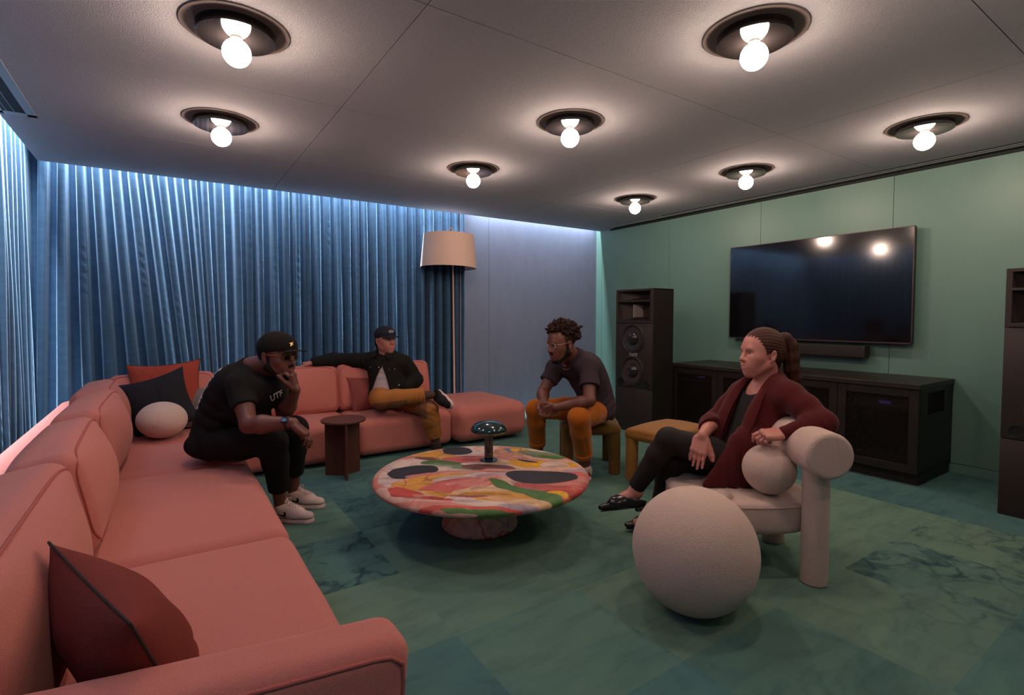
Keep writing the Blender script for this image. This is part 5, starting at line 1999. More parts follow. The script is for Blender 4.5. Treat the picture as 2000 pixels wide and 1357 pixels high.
# trousers
s = SDF(0.0045)
s.ell(P1['pel'] + UP * 0.005, A3(0.118, 0.168, 0.098), np.stack([nrm(RT * 0.8 - FH * 0.5), nrm(FH + RT * 0.5), UP], 1), 0.04)
add_leg(s, P1['hipR'] + UP * 0.005, P1['kneeR'], P1['ankR'] + UP * 0.03, (0.098, 0.076, 0.070, 0.060), 0.04)
add_leg(s, P1['hipL'] + UP * 0.005, P1['kneeL'], P1['ankL'] + UP * 0.03, (0.098, 0.076, 0.070, 0.060), 0.04)
waist(s, P1['pel'] - RT * 0.02, 0.085, 0.17)
clip_sleeve(s, P1['kneeR'], P1['ankR'], 0.345, 0.11)
clip_sleeve(s, P1['kneeL'], P1['ankL'], 0.345, 0.11)
it = [(P1['kneeR'] - A3(0.10, -0.04, 0.05), nrm(UP + RT), 0.035, 0.005, 0.09), (P1['hipR'] + A3(0.05, -0.05, 0.04), nrm(RT * 0.8 + UP * 0.4), 0.045, 0.006, 0.13),
      (P1['ankR'] + A3(0, 0, 0.10), UP, 0.035, 0.005, 0.08), (P1['kneeL'] - A3(0.0, 0, 0.08), nrm(UP + RT), 0.035, 0.004, 0.09), (P1['ankL'] + A3(0, 0, 0.10), UP, 0.035, 0.005, 0.08)]
s.build('trousers', [M_jean1], per, folds(it, (0.0014, 26, 9)))
# trainers with a black tick on the side
for a, tdir in (('ankR', nrm(RT * 0.94 - FH * 0.16)), ('ankL', nrm(RT * 0.97 - FH * 0.14))):
    u_, q, ax = shoe(P1[a] * A3(1, 1, 0) + UP * 0.0855, tdir, UP, 0.292, (M_shoe1, M_sole1), per, 0.047, 0.026, high=0.012, name='trainer')
    laces(u_, q, ax, M_sole1, 0.108, 0.178, 0.021)
    tg = SDF(0.0035)
    tg.cone(q(0.118, 0, 0.092), q(0.098, 0, 0.132), 0.024, 0.020, 0.006, 'u', 0, (ax[0] + ax[2] * 0.3, 0.30))
    tg.build('tongue', [M_shoe1], u_)
    tick = poly_mesh([(-0.044, 0.012), (-0.047, 0.002), (-0.044, -0.008), (-0.036, -0.014), (-0.025, -0.015), (-0.010, -0.011), (0.012, -0.001), (0.040, 0.014), (0.010, 0.004), (-0.010, -0.001), (-0.022, -0.003), (-0.029, -0.001), (-0.031, 0.006), (-0.029, 0.018), (-0.037, 0.017)][::-1])
    for v in tick.vertices:
        v.co.x = -v.co.x
    decal('side_tick', u_, tick, q(0.085, -0.060, 0.052), ax[0], ax[2], mat('black_leather_mark', (0.008, 0.008, 0.009), 0.5, 0), 0.0015)
    MB().tube([q(0.02, -0.040, 0.028), q(0.10, -0.0405, 0.029), q(0.19, -0.046, 0.029), q(0.25, -0.036, 0.029), q(0.285, -0.010, 0.029)], 0.0013, 5).build('foxing_line', M_cap1, u_)
# watch
wv = nrm(P1['wrR'] - P1['elR'])
wc = P1['wrR'] - wv * 0.030
on = nrm(np.cross(wv, nrm(FH)))
on = on if on[2] > 0 else -on
on = nrm(on * 0.5 - FH * 0.6)
on = nrm(on - wv * (on @ wv))
sd_ = np.cross(wv, on)
wt = MB().tube([wc + on * 0.0335 * math.cos(a) + sd_ * 0.0335 * math.sin(a) for a in np.linspace(0, 2 * PI, 28, endpoint=False)], 0.006, 8, closed=True).build('wristwatch', M_plast, per)
s = SDF(0.0025)
s.box(wc + on * 0.037, A3(0.020, 0.017, 0.0065), np.stack([wv, sd_, on], 1), 0.005)
s.build('watch_case', [M_screen], wt)
# ring
# =================================================================== MAN IN BLACK JACKET ON THE BACK SOFA
SK2 = skin('light_tan_skin', (0.470, 0.200, 0.150), (0.400, 0.130, 0.110))
M_jack = mat('black_work_jacket', (0.0125, 0.0115, 0.0105), 0.9, 0.15, 20, bump=0.35, bscale=300, spec=0.15)
M_tee2 = mat('grey_white_tee', (0.50, 0.43, 0.45), 0.9, 0.06, 20)
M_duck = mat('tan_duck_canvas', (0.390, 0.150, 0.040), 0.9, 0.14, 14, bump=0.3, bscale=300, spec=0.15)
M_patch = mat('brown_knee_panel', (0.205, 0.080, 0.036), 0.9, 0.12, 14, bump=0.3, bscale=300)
M_navy = mat('navy_twill', (0.0105, 0.0115, 0.020), 0.9, 0.12, 40, bump=0.3, bscale=400)
M_snap = mat('silver_snap', (0.70, 0.64, 0.60), 0.35, 0, metal=0.2)
M_vans = mat('black_suede', (0.010, 0.009, 0.009), 0.9, 0.1, 40)
M_sock2 = mat('brown_sock', (0.090, 0.048, 0.042), 0.95, 0.1, 60)
P2 = dict(pel=(1.770, 4.770, 0.490), hipR=(1.700, 4.820, 0.490), hipL=(1.860, 4.735, 0.485), kneeR=(1.585, 4.470, 0.510), ankR=(1.964, 4.275, 0.548),
          kneeL=(1.968, 4.285, 0.425), ankL=(2.048, 4.315, 0.100), neck=(1.772, 4.850, 0.872), shR=(1.640, 4.980, 0.822), shL=(1.922, 4.730, 0.800),
          elR=(1.400, 5.100, 0.842), wrR=(1.165, 5.060, 0.832), elL=(2.040, 4.715, 0.640), wrL=(1.890, 4.620, 0.590), bow=0.02)
P2 = {k: (np.array(v) if k != 'bow' else v) for k, v in P2.items()}
F2 = nrm(-0.80 * FH + 0.22 * RT + 0.25 * UP)
H2 = Head((1.765, 4.835, 1.022), 0.72 * RT - 0.70 * FH - 0.02 * UP, UP - 0.05 * RT, 1.06)
per = empty('person', (1.78, 4.77, 0))
tag(per, 'person in navy cap, open black jacket and tan trousers, arm along the sofa back', 'person')
s = SDF(0.0038)
add_head(s, H2, P2['neck'], wide=1.0, nose=1.05, jaw=0.98, lips=1.0, neck_r=0.055)
add_torso(s, P2, F2, -0.012)
add_arm(s, P2['shR'], P2['elR'], P2['wrR'], (0.048, 0.042, 0.038, 0.026))
add_arm(s, P2['shL'], P2['elL'], P2['wrL'], (0.048, 0.042, 0.038, 0.026))
add_hand(s, P2['wrR'], nrm(-RT * 0.95 - UP * 0.18 + FH * 0.1), nrm(-UP * 0.9 - RT * 0.3), nrm(-FH * 0.9 - UP * 0.1), (0.65, 0.75, 0.8, 0.8), 1.08, thumb=(0.8, 0.45, 0.2), spread=0.06)
add_hand(s, P2['wrL'], nrm(-RT * 0.8 + UP * -0.25 + FH * 0.2), nrm(FH * 0.8 - UP * 0.2), UP, (0.5, 0.5, 0.5, 0.5), 1.0)
add_leg(s, P2['hipR'], P2['kneeR'], P2['ankR'], (0.072, 0.050, 0.046, 0.034))
add_leg(s, P2['hipL'], P2['kneeL'], P2['ankL'], (0.072, 0.050, 0.046, 0.034))
s.build('body', SK2, per)
k = H2.k
s = SDF(0.0038)
s.ell(H2.p(-0.022, 0, 0.026), A3(0.088, 0.0765, 0.086) * k, H2.R, 0.02)
for q in (-1, 1):
    s.cone(H2.p(-0.035, q * 0.064, -0.010), H2.p(-0.055, q * 0.045, -0.060), 0.022 * k, 0.014 * k, 0.02)
s.ell(H2.p(-0.066, 0, -0.040), A3(0.026, 0.050, 0.042) * k, H2.R, 0.02)
s.build('hair', [M_hairb], per, lambda P: 0.002 * wob(P, 160, 3))
c = cap_hat(H2, per, M_navy, M_navy, top=0.138, side=0.0885, brim=0.072, brow=0.050, droop=0.010)
# worn two-line stitched lettering, too small to read: short strokes only
bm = bmesh.new()
for row, (y0, h_, xs_) in enumerate(((0.0, 0.013, np.linspace(-0.024, 0.024, 8)), (-0.012, 0.006, np.linspace(-0.017, 0.017, 9)))):
    for i, x_ in enumerate(xs_):
        w_ = 0.0023 if row == 0 else 0.0014
        lift = 0.006 * (1 - (x_ / 0.026) ** 2)
        sl = 0.002 * (-1) ** i if row == 0 else 0
        bm.faces.new([bm.verts.new(p) for p in ((x_ - w_ + sl, y0 + lift, 0), (x_ + w_ + sl, y0 + lift, 0), (x_ + w_ - sl, y0 + lift + h_, 0), (x_ - w_ - sl, y0 + lift + h_, 0))])
me = bpy.data.meshes.new('strokes')
bm.to_mesh(me)
bm.free()
decal('cap_lettering', c, me, H2.p(0.10, 0.0, 0.080), H2.d(-0.05, 1, 0), H2.d(-0.50, 0, 1), M_ink1)
# t-shirt below the jacket
s = SDF(0.005)
add_torso(s, P2, F2, 0.004, k=0.05)
s.cone(P2['neck'] + F2 * 0.05 + UP * 0.03, P2['neck'] + UP * 0.12, 0.060, 0.075, 0.006, 's', None)
s.build('t_shirt', [M_tee2], per, folds([((P2['pel'] + P2['neck']) / 2 + F2 * 0.1, UP, 0.06, 0.004, 0.15)]))
# jacket with its fronts falling open
s = SDF(0.0045)
add_torso(s, P2, F2, 0.022, k=0.05)
add_arm(s, P2['shR'], P2['elR'], P2['wrR'], (0.068, 0.060, 0.058, 0.046), 0.04)
add_arm(s, P2['shL'], P2['elL'], P2['wrL'], (0.068, 0.064, 0.062, 0.050), 0.04)
lat2 = nrm(P2['shL'] - P2['shR'])
sp2 = nrm(P2['neck'] - P2['pel'])
fr2 = nrm(np.cross(lat2, sp2))
c0 = P2['neck'] * 0.9 + P2['pel'] * 0.1


def opening(P, c=c0):
    x, y, z = P[0] - c[0], P[1] - c[1], P[2] - c[2]
    a = x * lat2[0] + y * lat2[1] + z * lat2[2]
    h_ = -(x * sp2[0] + y * sp2[1] + z * sp2[2])
    f = x * fr2[0] + y * fr2[1] + z * fr2[2]
    wd = 0.004 + 0.40 * np.clip(h_ - 0.06, 0, 0.5)
    return np.maximum(np.abs(a - 0.015) - wd, 0.02 - f)


s._add(opening, c0 - 0.45, c0 + 0.35, 0.006, 's', None)
s.cone(P2['neck'] + F2 * 0.045 + UP * 0.05, P2['neck'] + UP * 0.14, 0.066, 0.075, 0.006, 's', None)
s.plane(P2['pel'] - sp2 * -0.015, -sp2, 0.006)
it = [(P2['elL'], nrm(P2['shL'] - P2['elL']), 0.040, 0.007, 0.12), (P2['shR'] + A3(-0.06, 0, -0.03), nrm(P2['elR'] - P2['shR']), 0.05, 0.006, 0.14), (P2['elR'], nrm(P2['elR'] - P2['shR']), 0.045, 0.005, 0.12),
      ((P2['pel'] + P2['shR']) / 2, UP + lat2 * 0.5, 0.07, 0.005, 0.16)]
jk = s.build('jacket', [M_jack], per, folds(it, (0.0018, 22, 14)))
# collar
for q in (-1, 1):
    A_ = np.array([P2['neck'] + UP * 0.072 - fr2 * 0.070 + lat2 * q * 0.004, P2['neck'] + UP * 0.072 + lat2 * q * 0.074 - fr2 * 0.010, P2['neck'] + UP * 0.050 + lat2 * q * 0.072 + fr2 * 0.070, P2['neck'] + UP * 0.012 + lat2 * q * 0.030 + fr2 * 0.122])
    B_ = np.array([A_[0] - UP * 0.030 - fr2 * 0.020, A_[1] - UP * 0.030 + lat2 * q * 0.025, A_[2] - UP * 0.036 + lat2 * q * 0.046 + fr2 * 0.022, A_[3] - UP * 0.060 + lat2 * q * 0.056 + fr2 * 0.012])
    G = np.stack([A_ + (B_ - A_) * t for t in np.linspace(0, 1, 4)], 1)
    o = grid_mesh('collar', G, [M_jack], jk)
    o.modifiers.new('round', 'SUBSURF').levels = 2
    sd = o.modifiers.new('cloth', 'SOLIDIFY')
    sd.thickness, sd.offset = 0.006, 0


def stud(target, p, n, r=0.007, m=M_snap, name='snap_button'):
    t = bvh_of(target)
    n = Vector(nrm(n))
    h = t.ray_cast(Vector(p) + n * 0.15, -n)
    if h[0] is None:
        return
    MB().lathe([(0, 0.0035), (r * 0.7, 0.003), (r, 0.0), (r, -0.002)], 14, h[0], axis=n).build(name, m, target)


for h_, sgn, a in ((0.08, -1, 0.040), (0.17, -1, 0.062), (0.26, -1, 0.100), (0.345, -1, 0.130), (0.09, 1, 0.055), (0.235, 1, 0.128)):
    stud(jk, c0 - sp2 * h_ + lat2 * (sgn * a + 0.015), fr2)
for sgn in (-1, 1):
    stud(jk, c0 - sp2 * 0.085 + lat2 * (sgn * 0.115), fr2)
    fl = bpy.data.meshes.new('flap')
    bm = bmesh.new()
    vs = [[bm.verts.new((x, y, 0)) for y in (0.022, 0.0, -0.022 - 0.012 * (1 - abs(x) / 0.055))] for x in np.linspace(-0.055, 0.055, 9)]
    for a_, b_ in zip(vs[:-1], vs[1:]):
        for i in range(2):
            bm.faces.new((a_[i], a_[i + 1], b_[i + 1], b_[i]))
    bm.to_mesh(fl)
    bm.free()
    decal('pocket_flap', jk, fl, c0 - sp2 * 0.070 + lat2 * (sgn * 0.115), lat2, sp2, M_jack, 0.004)
# trousers: one ankle resting on the other knee
s = SDF(0.0045)
s.ell(P2['pel'] + UP * 0.0, A3(0.125, 0.165, 0.110), np.stack([nrm(-FH), nrm(RT), UP], 1), 0.04)
add_leg(s, P2['hipL'], P2['kneeL'], P2['ankL'] + UP * 0.02, (0.096, 0.080, 0.076, 0.066), 0.04)
add_leg(s, P2['hipR'], P2['kneeR'], P2['ankR'], (0.100, 0.082, 0.080, 0.066), 0.03)
pan = P2['kneeR'] + (P2['ankR'] - P2['kneeR']) * 0.05 - UP * 0.06
s._add(lambda P: np.sqrt((P[0] - pan[0]) ** 2 + (P[1] - pan[1]) ** 2 + (P[2] - pan[2]) ** 2) - 0.0 + 9.0, pan - 0.1, pan + 0.1, 0.001, 'u', 1)
waist(s, P2['pel'], 0.095, 0.17)
clip_sleeve(s, P2['kneeR'], P2['ankR'], 0.395, 0.10)
clip_sleeve(s, P2['kneeL'], P2['ankL'], 0.285, 0.10)
it = [(P2['kneeR'] + A3(0.10, 0.05, 0.03), nrm(RT - UP * 0.5), 0.05, 0.008, 0.15), (P2['kneeL'], UP + RT * 0.5, 0.05, 0.003, 0.11), (P2['ankL'] + A3(0, 0, 0.09), UP - RT * 0.4, 0.045, 0.004, 0.09), (P2['hipL'], nrm(RT + FH), 0.05, 0.006, 0.13),
      (P2['ankR'] - A3(0.05, -0.02, 0), nrm(RT), 0.04, 0.006, 0.09)]
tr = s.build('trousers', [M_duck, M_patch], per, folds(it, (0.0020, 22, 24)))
# darker sewn panel over the raised knee (a cloth of another colour)
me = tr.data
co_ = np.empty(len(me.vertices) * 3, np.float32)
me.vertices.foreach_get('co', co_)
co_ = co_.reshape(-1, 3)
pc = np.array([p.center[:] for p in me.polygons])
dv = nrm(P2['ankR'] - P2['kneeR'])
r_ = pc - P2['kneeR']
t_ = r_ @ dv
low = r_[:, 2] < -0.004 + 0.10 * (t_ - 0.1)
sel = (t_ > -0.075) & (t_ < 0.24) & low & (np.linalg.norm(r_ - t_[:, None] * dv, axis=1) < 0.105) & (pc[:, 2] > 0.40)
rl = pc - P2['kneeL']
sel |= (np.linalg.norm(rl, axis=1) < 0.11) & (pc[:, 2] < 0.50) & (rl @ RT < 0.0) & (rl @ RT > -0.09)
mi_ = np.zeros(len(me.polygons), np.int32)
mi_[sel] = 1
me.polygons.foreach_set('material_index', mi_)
s = SDF(0.004)
s.cone(P2['ankR'] - dv * 0.06, P2['ankR'] + dv * 0.02, 0.040, 0.040, 0.02)
s.cone(P2['ankL'] + UP * 0.08, P2['ankL'] - UP * 0.01, 0.040, 0.042, 0.02)
s.build('socks', [M_sock2], per)
u_, q, ax = shoe(P2['ankR'] + dv * 0.045 + A3(0.0, 0, -0.006), nrm(RT * 0.62 - UP * 0.46 - FH * 0.60), nrm(-RT * 0.55 - FH * 0.50 + UP * 0.10), 0.275, (M_vans, M_sole1), per, 0.046, 0.030, high=-0.02, name='slip_on_shoe')
u_, q, ax = shoe(P2['ankL'] * A3(1, 1, 0) + UP * 0.0855, nrm(-FH * 0.9 + RT * 0.3), UP, 0.275, (M_vans, M_sole1), per, 0.046, 0.028, high=-0.012, name='slip_on_shoe')

# =================================================================== MAN ON THE STOOL
SK3 = skin('warm_brown_skin', (0.150, 0.052, 0.036), (0.230, 0.075, 0.062))
M_tee3 = mat('faded_plum_cotton', (0.047, 0.032, 0.043), 0.92, 0.18, 10, bump=0.3, bscale=320, spec=0.15)
M_org = mat('orange_corduroy', (0.430, 0.120, 0.010), 0.85, 0.14, 14, bump=0.3, bscale=240, spec=0.15, sheen=0.2)
M_sock3 = mat('maroon_sock', (0.130, 0.032, 0.042), 0.95, 0.1, 60)
M_shoe3 = mat('cream_red_sneaker', (0.560, 0.420, 0.360), 0.7, 0.06, 30)
M_red = mat('red_trim', (0.42, 0.030, 0.035), 0.6, 0.05)
M_clear = mat('clear_frame', (0.40, 0.31, 0.29), 0.2, 0.0, spec=0.6)
M_lens3 = mat('spectacle_glass', (0.9, 0.9, 0.9), 0.03, 0.0)
b_ = M_lens3.node_tree.nodes['Principled BSDF']
b_.inputs['Transmission Weight'].default_value = 1.0
b_.inputs['IOR'].default_value = 1.05
M_hair3 = mat('brown_black_curls', (0.030, 0.014, 0.011), 0.9, 0.5, 60, spec=0.25)
P3 = dict(pel=(2.850, 3.010, 0.520), hipL=(2.800, 2.945, 0.505), hipR=(2.875, 3.110, 0.505), kneeL=(2.462, 2.800, 0.528), ankL=(2.655, 2.945, 0.115), kneeR=(2.462, 3.325, 0.508), ankR=(2.575, 3.440, 0.110),
          neck=(2.612, 3.031, 0.938), shL=(2.632, 2.880, 0.875), shR=(2.565, 3.190, 0.852), elL=(2.533, 2.762, 0.648), wrL=(2.355, 2.925, 0.592), elR=(2.430, 3.185, 0.664), wrR=(2.313, 3.020, 0.632), bow=0.06)
P3 = {k: (np.array(v) if k != 'bow' else v) for k, v in P3.items()}
F3 = nrm(-0.78 * RT - 0.42 * FH - 0.40 * UP)
H3 = Head((2.472, 2.992, 1.036), -0.84 * RT - 0.52 * FH - 0.16 * UP, UP - 0.10 * RT, 1.06)
per = empty('person', (2.86, 3.02, 0))
tag(per, 'person in glasses, plum t-shirt and orange trousers sitting on the olive stool, hands clasped', 'person')
s = SDF(0.0036)
add_head(s, H3, P3['neck'], wide=1.0, nose=1.2, jaw=1.02, lips=1.15, mouth_open=0.0015, neck_r=0.058)
add_torso(s, P3, F3, -0.012)
add_arm(s, P3['shL'], P3['elL'], P3['wrL'], (0.052, 0.046, 0.043, 0.028))
add_arm(s, P3['shR'], P3['elR'], P3['wrR'], (0.052, 0.046, 0.043, 0.028))
add_hand(s, P3['wrL'], nrm(-RT * 0.80 - UP * 0.35 + FH * 0.25), nrm(FH * 0.95 - RT * 0.1), nrm(UP), (0.55, 0.65, 0.75, 0.8), 1.02, thumb=(0.75, 0.45, 0.2), spread=0.10)
add_hand(s, P3['wrR'], nrm(-UP * 0.80 - FH * 0.40 - RT * 0.12), nrm(-FH * 0.75 + RT * 0.5 - UP * 0.1), nrm(-RT * 0.3 + UP * 0.6 - FH * 0.3), (0.5, 0.6, 0.65, 0.7), 1.02, thumb=(0.6, 0.6, 0.3), spread=0.12)
add_leg(s, P3['hipL'], P3['kneeL'], P3['ankL'], (0.078, 0.054, 0.048, 0.036))
add_leg(s, P3['hipR'], P3['kneeR'], P3['ankR'], (0.078, 0.054, 0.048, 0.036))
s.build('body', SK3, per)
k = H3.k
# curls: many small tufts over the scalp
s = SDF(0.0042)
s.ell(H3.p(-0.012, 0, 0.060), A3(0.100, 0.082, 0.090) * k, H3.R, 0.02)
rnd = random.Random(11)
for _ in range(900):
    v = np.array([rnd.gauss(0, 1) for _ in range(3)])
    v /= np.linalg.norm(v)
    if v[2] < -0.30 or (v[0] > 0.45 and v[2] < 0.52):
        continue
    if v[2] < 0.18 and v[0] > -0.25:
        continue
    b0 = A3(-0.016 + v[0] * 0.106, v[1] * 0.086, 0.064 + v[2] * 0.096)
    out = rnd.uniform(0.004, 0.022) + (0.016 if v[2] > 0.3 else 0.004)
    tip = b0 + v * out + A3(rnd.uniform(-0.014, 0.014), rnd.uniform(-0.014, 0.014), rnd.uniform(-0.012, 0.008))
    s.cone(H3.p(*b0), H3.p(*tip), 0.0130 * k, rnd.uniform(0.0050, 0.0085) * k, 0.003)
for q in (-1, 1):
    s.cone(H3.p(0.018, q * 0.073, 0.050), H3.p(0.014, q * 0.073, 0.004), 0.012 * k, 0.006 * k, 0.01)
s.build('hair', [M_hair3], per, lambda P: 0.003 * wob(P, 170, 3))
s = SDF(0.0034)
for q in (-1, 1):
    s.cone(H3.p(0.018, q * 0.066, 0.000), H3.p(0.014, q * 0.061, -0.045), 0.009 * k, 0.015 * k, 0.02)
    s.cone(H3.p(0.010, q * 0.058, -0.046), H3.p(0.074, q * 0.018, -0.095), 0.0235 * k, 0.0205 * k, 0.02)
    s.chain([H3.p(0.1105, q * 0.002, -0.0365), H3.p(0.1070, q * 0.014, -0.0385), H3.p(0.0975, q * 0.026, -0.0470), H3.p(0.0900, q * 0.029, -0.0620), H3.p(0.0840, q * 0.026, -0.0780)], [0.0050 * k, 0.0054 * k, 0.0062 * k, 0.0075 * k, 0.0105 * k], 0.006)
s.ell(H3.p(0.085, 0, -0.091), A3(0.021, 0.026, 0.019) * k, H3.R, 0.02)
s.build('beard', [M_hairb], per, lambda P: 0.0010 * wob(P, 260, 3))
glasses(H3, per, M_clear, None, 0.0200, 0.018, 0.112, 0.92)
for q in (1,):
    e_ = H3.p(0.002, q * 0.086, -0.034)
    MB().tube([e_ + H3.R @ (A3(0.007 * math.cos(a), 0, 0.007 * math.sin(a))) for a in np.linspace(0, 2 * PI, 14, endpoint=False)], 0.0016, 6, closed=True).build('earring', M_goldm, per)
# t-shirt
s = SDF(0.0045)
add_torso(s, P3, F3, 0.018, k=0.05, w=1.04)
for a, b, L_ in (('shL', 'elL', 0.19), ('shR', 'elR', 0.16)):
    v = nrm(P3[b] - P3[a])
    s.cone(P3[a] - UP * 0.004, P3[a] + v * 0.22, 0.068, 0.080, 0.035)
clip_sleeve(s, P3['shL'], P3['elL'], 0.165, 0.105)
clip_sleeve(s, P3['shR'], P3['elR'], 0.130, 0.105)
s.cone(P3['neck'] + F3 * 0.060 + UP * 0.030, P3['neck'] + UP * 0.12 + F3 * 0.09, 0.074, 0.095, 0.006, 's', None)
s.plane(P3['pel'] - UP * 0.045 + RT * 0.03, -UP * 0.9 - RT * 0.35, 0.006)
it = [(P3['pel'] + A3(0.02, -0.10, 0.06), UP * 0.9 - RT * 0.5, 0.060, 0.005, 0.16), (P3['shL'] + A3(0, 0, -0.09), nrm(RT + UP * 0.2), 0.05, 0.006, 0.13), ((P3['neck'] + P3['pel']) / 2 + F3 * 0.12, nrm(FH + UP * 0.5), 0.07, 0.007, 0.18),
      (P3['shR'] + A3(0, 0, -0.08), RT, 0.05, 0.005, 0.12)]
s.build('t_shirt', [M_tee3], per, folds(it, (0.0020, 22, 34)))
# chains
for dr, r0 in ((0.115, 0.066), (0.085, 0.064)):
    pts = []
    latc = nrm(P3['shL'] - P3['shR'])
    fc = nrm(np.cross(latc, UP) * -1.0)
    fc = fc if fc @ F3 > 0 else -fc
    for a in np.linspace(0, 2 * PI, 36, endpoint=False):
        t = (1 + math.cos(a)) / 2
        pts.append(P3['neck'] + UP * (0.030 - dr * t ** 1.5) + latc * 0.064 * math.sin(a) + fc * (0.018 + 0.060 * math.cos(a) + 0.022 * t))
    MB().tube(pts, 0.0018, 6, closed=True).build('necklace', M_goldm, per)
MB().lathe([(0, 0.004), (0.008, 0.003), (0.009, 0), (0, -0.002)], 16, pts[0] + fc * 0.004, axis=fc).build('pendant', M_goldm, per)
# trousers with turned-up hems
s = SDF(0.0045)
s.ell(P3['pel'] + UP * 0.0, A3(0.125, 0.170, 0.105), np.stack([nrm(-RT), nrm(FH), UP], 1), 0.04)
add_leg(s, P3['hipL'] + UP * 0.01, P3['kneeL'], P3['ankL'] + UP * 0.03, (0.096, 0.078, 0.076, 0.066), 0.018)
add_leg(s, P3['hipR'] + UP * 0.01, P3['kneeR'], P3['ankR'] + UP * 0.03, (0.096, 0.078, 0.076, 0.066), 0.018)
waist(s, P3['pel'], 0.09, 0.17)
clip_sleeve(s, P3['kneeL'], P3['ankL'], 0.375, 0.12)
clip_sleeve(s, P3['kneeR'], P3['ankR'], 0.340, 0.12)
it = [(P3['kneeL'] + A3(0.10, 0.03, -0.03), nrm(RT + UP * 0.6), 0.034, 0.012, 0.10), (P3['hipL'] + A3(-0.05, -0.05, 0.03), nrm(RT * 0.5 + UP), 0.045, 0.007, 0.14), (P3['kneeL'] + A3(0.05, 0.02, -0.16), nrm(RT + UP * 0.2), 0.05, 0.009, 0.13),
      (P3['kneeR'] + A3(0.08, 0, -0.02), nrm(RT), 0.035, 0.006, 0.11)]
tr = s.build('trousers', [M_org], per, folds(it, (0.0016, 22, 44)))
for kn, an, L_ in (('kneeL', 'ankL', 0.375), ('kneeR', 'ankR', 0.340)):
    v = nrm(P3[an] - P3[kn])
    c = P3[kn] + v * (L_ - 0.016)
    s = SDF(0.004)
    s.cone(c - v * 0.014, c + v * 0.012, 0.0705, 0.0690, 0.01)
    s.plane(c + v * 0.018, v, 0.004)
    s.plane(c - v * 0.020, -v, 0.004)
    s.build('turn_up', [M_org], tr)
s = SDF(0.004)
s.cone(P3['ankL'] + UP * 0.10 - RT * 0.005, P3['ankL'] + UP * 0.02, 0.046, 0.044, 0.02)
s.cone(P3['ankR'] + UP * 0.10 - RT * 0.005, P3['ankR'] + UP * 0.02, 0.046, 0.044, 0.02)
s.build('socks', [M_sock3], per)
for a, td in (('ankL', nrm(-RT * 0.62 - FH * 0.75)), ('ankR', nrm(-RT * 0.90 - FH * 0.35))):
    u_, q, ax = shoe(P3[a] * A3(1, 1, 0) + UP * 0.0855, td, UP, 0.285, (M_shoe3, M_sole1), per, 0.047, 0.030, high=0.025, name='sneaker')
    laces(u_, q, ax, M_sole1, 0.115, 0.180, 0.021, 4, False)
    strip_ = poly_mesh([(-0.045, -0.016), (0.050, -0.016), (0.030, 0.012), (0.0, 0.0), (-0.030, 0.018)])
    decal('red_side_panel', u_, strip_, q(0.10, 0.060, 0.056), -ax[0], ax[2], M_red, 0.0015)
    decal('red_side_panel', u_, strip_, q(0.10, -0.060, 0.056), ax[0], ax[2], M_red, 0.0015)

# =================================================================== WOMAN IN THE CREAM CHAIR
SK4 = skin('fair_skin', (0.560, 0.235, 0.190), (0.480, 0.140, 0.130))
M_card = mat('burgundy_knit', (0.088, 0.0135, 0.0150), 0.92, 0.16, 16, bump=0.5, bscale=420, spec=0.12, sheen=0.15)
M_top4 = mat('black_jersey', (0.014, 0.0125, 0.0125), 0.9, 0.12, 20)
M_leg4 = mat('black_leggings', (0.0165, 0.0120, 0.0120), 0.72, 0.12, 20, spec=0.25)
M_hair4 = mat('auburn_hair', (0.052, 0.0145, 0.0075), 0.55, 0.5, 6, spec=0.28, stretch=(30, 30, 2.0), bump=0.5, bscale=16)
M_loaf = mat('black_leather', (0.012, 0.0085, 0.0085), 0.22, 0.1, 20, spec=0.6)
M_lsole = mat('dark_sole', (0.018, 0.014, 0.012), 0.6, 0.1)
P4 = dict(pel=(2.600, 1.625, 0.462), hipL=(2.519, 1.572, 0.462), hipR=(2.655, 1.700, 0.452), kneeL=(2.254, 1.828, 0.588), ankL=(2.161, 1.973, 0.292), kneeR=(2.345, 1.880, 0.448), ankR=(2.354, 1.979, 0.105),
          neck=(2.738, 1.555, 0.898), shL=(2.664, 1.397, 0.843), shR=(2.759, 1.717, 0.800), elL=(2.615, 1.200, 0.745), wrL=(2.470, 1.325, 0.690), elR=(2.610, 1.800, 0.656), wrR=(2.335, 1.676, 0.628), bow=0.02)
P4 = {k: (np.array(v) if k != 'bow' else v) for k, v in P4.items()}
F4 = nrm(-0.93 * RT - 0.30 * FH + 0.12 * UP)
H4 = Head((2.692, 1.557, 1.041), -0.985 * RT - 0.13 * FH + 0.0 * UP, UP, 1.05)
per = empty('person', (2.60, 1.62, 0))
tag(per, 'person with auburn ponytail and burgundy cardigan in the cream chair, legs crossed', 'person')
s = SDF(0.0033)
add_head(s, H4, P4['neck'], wide=0.97, nose=0.92, jaw=0.94, lips=0.95, smile=0.9, brow=0.75, neck_r=0.050, fem=True)
add_torso(s, P4, F4, -0.010, w=0.92)
s.ell(P4['neck'] - UP * 0.06 + F4 * 0.035, A3(0.070, 0.075, 0.060), np.stack([F4, np.cross(UP, F4), UP], 1), 0.03)
add_arm(s, P4['shL'], P4['elL'], P4['wrL'], (0.046, 0.040, 0.036, 0.026))
add_arm(s, P4['shR'], P4['elR'], P4['wrR'], (0.046, 0.040, 0.036, 0.026))
add_hand(s, P4['wrL'], nrm(-RT * 0.96 - UP * 0.10), nrm(-UP * 0.85 + FH * 0.35), nrm(FH * 0.9 + UP * 0.3), (0.55, 0.85, 0.95, 1.0), 0.98, thumb=(0.85, 0.35, 0.25), spread=0.05)
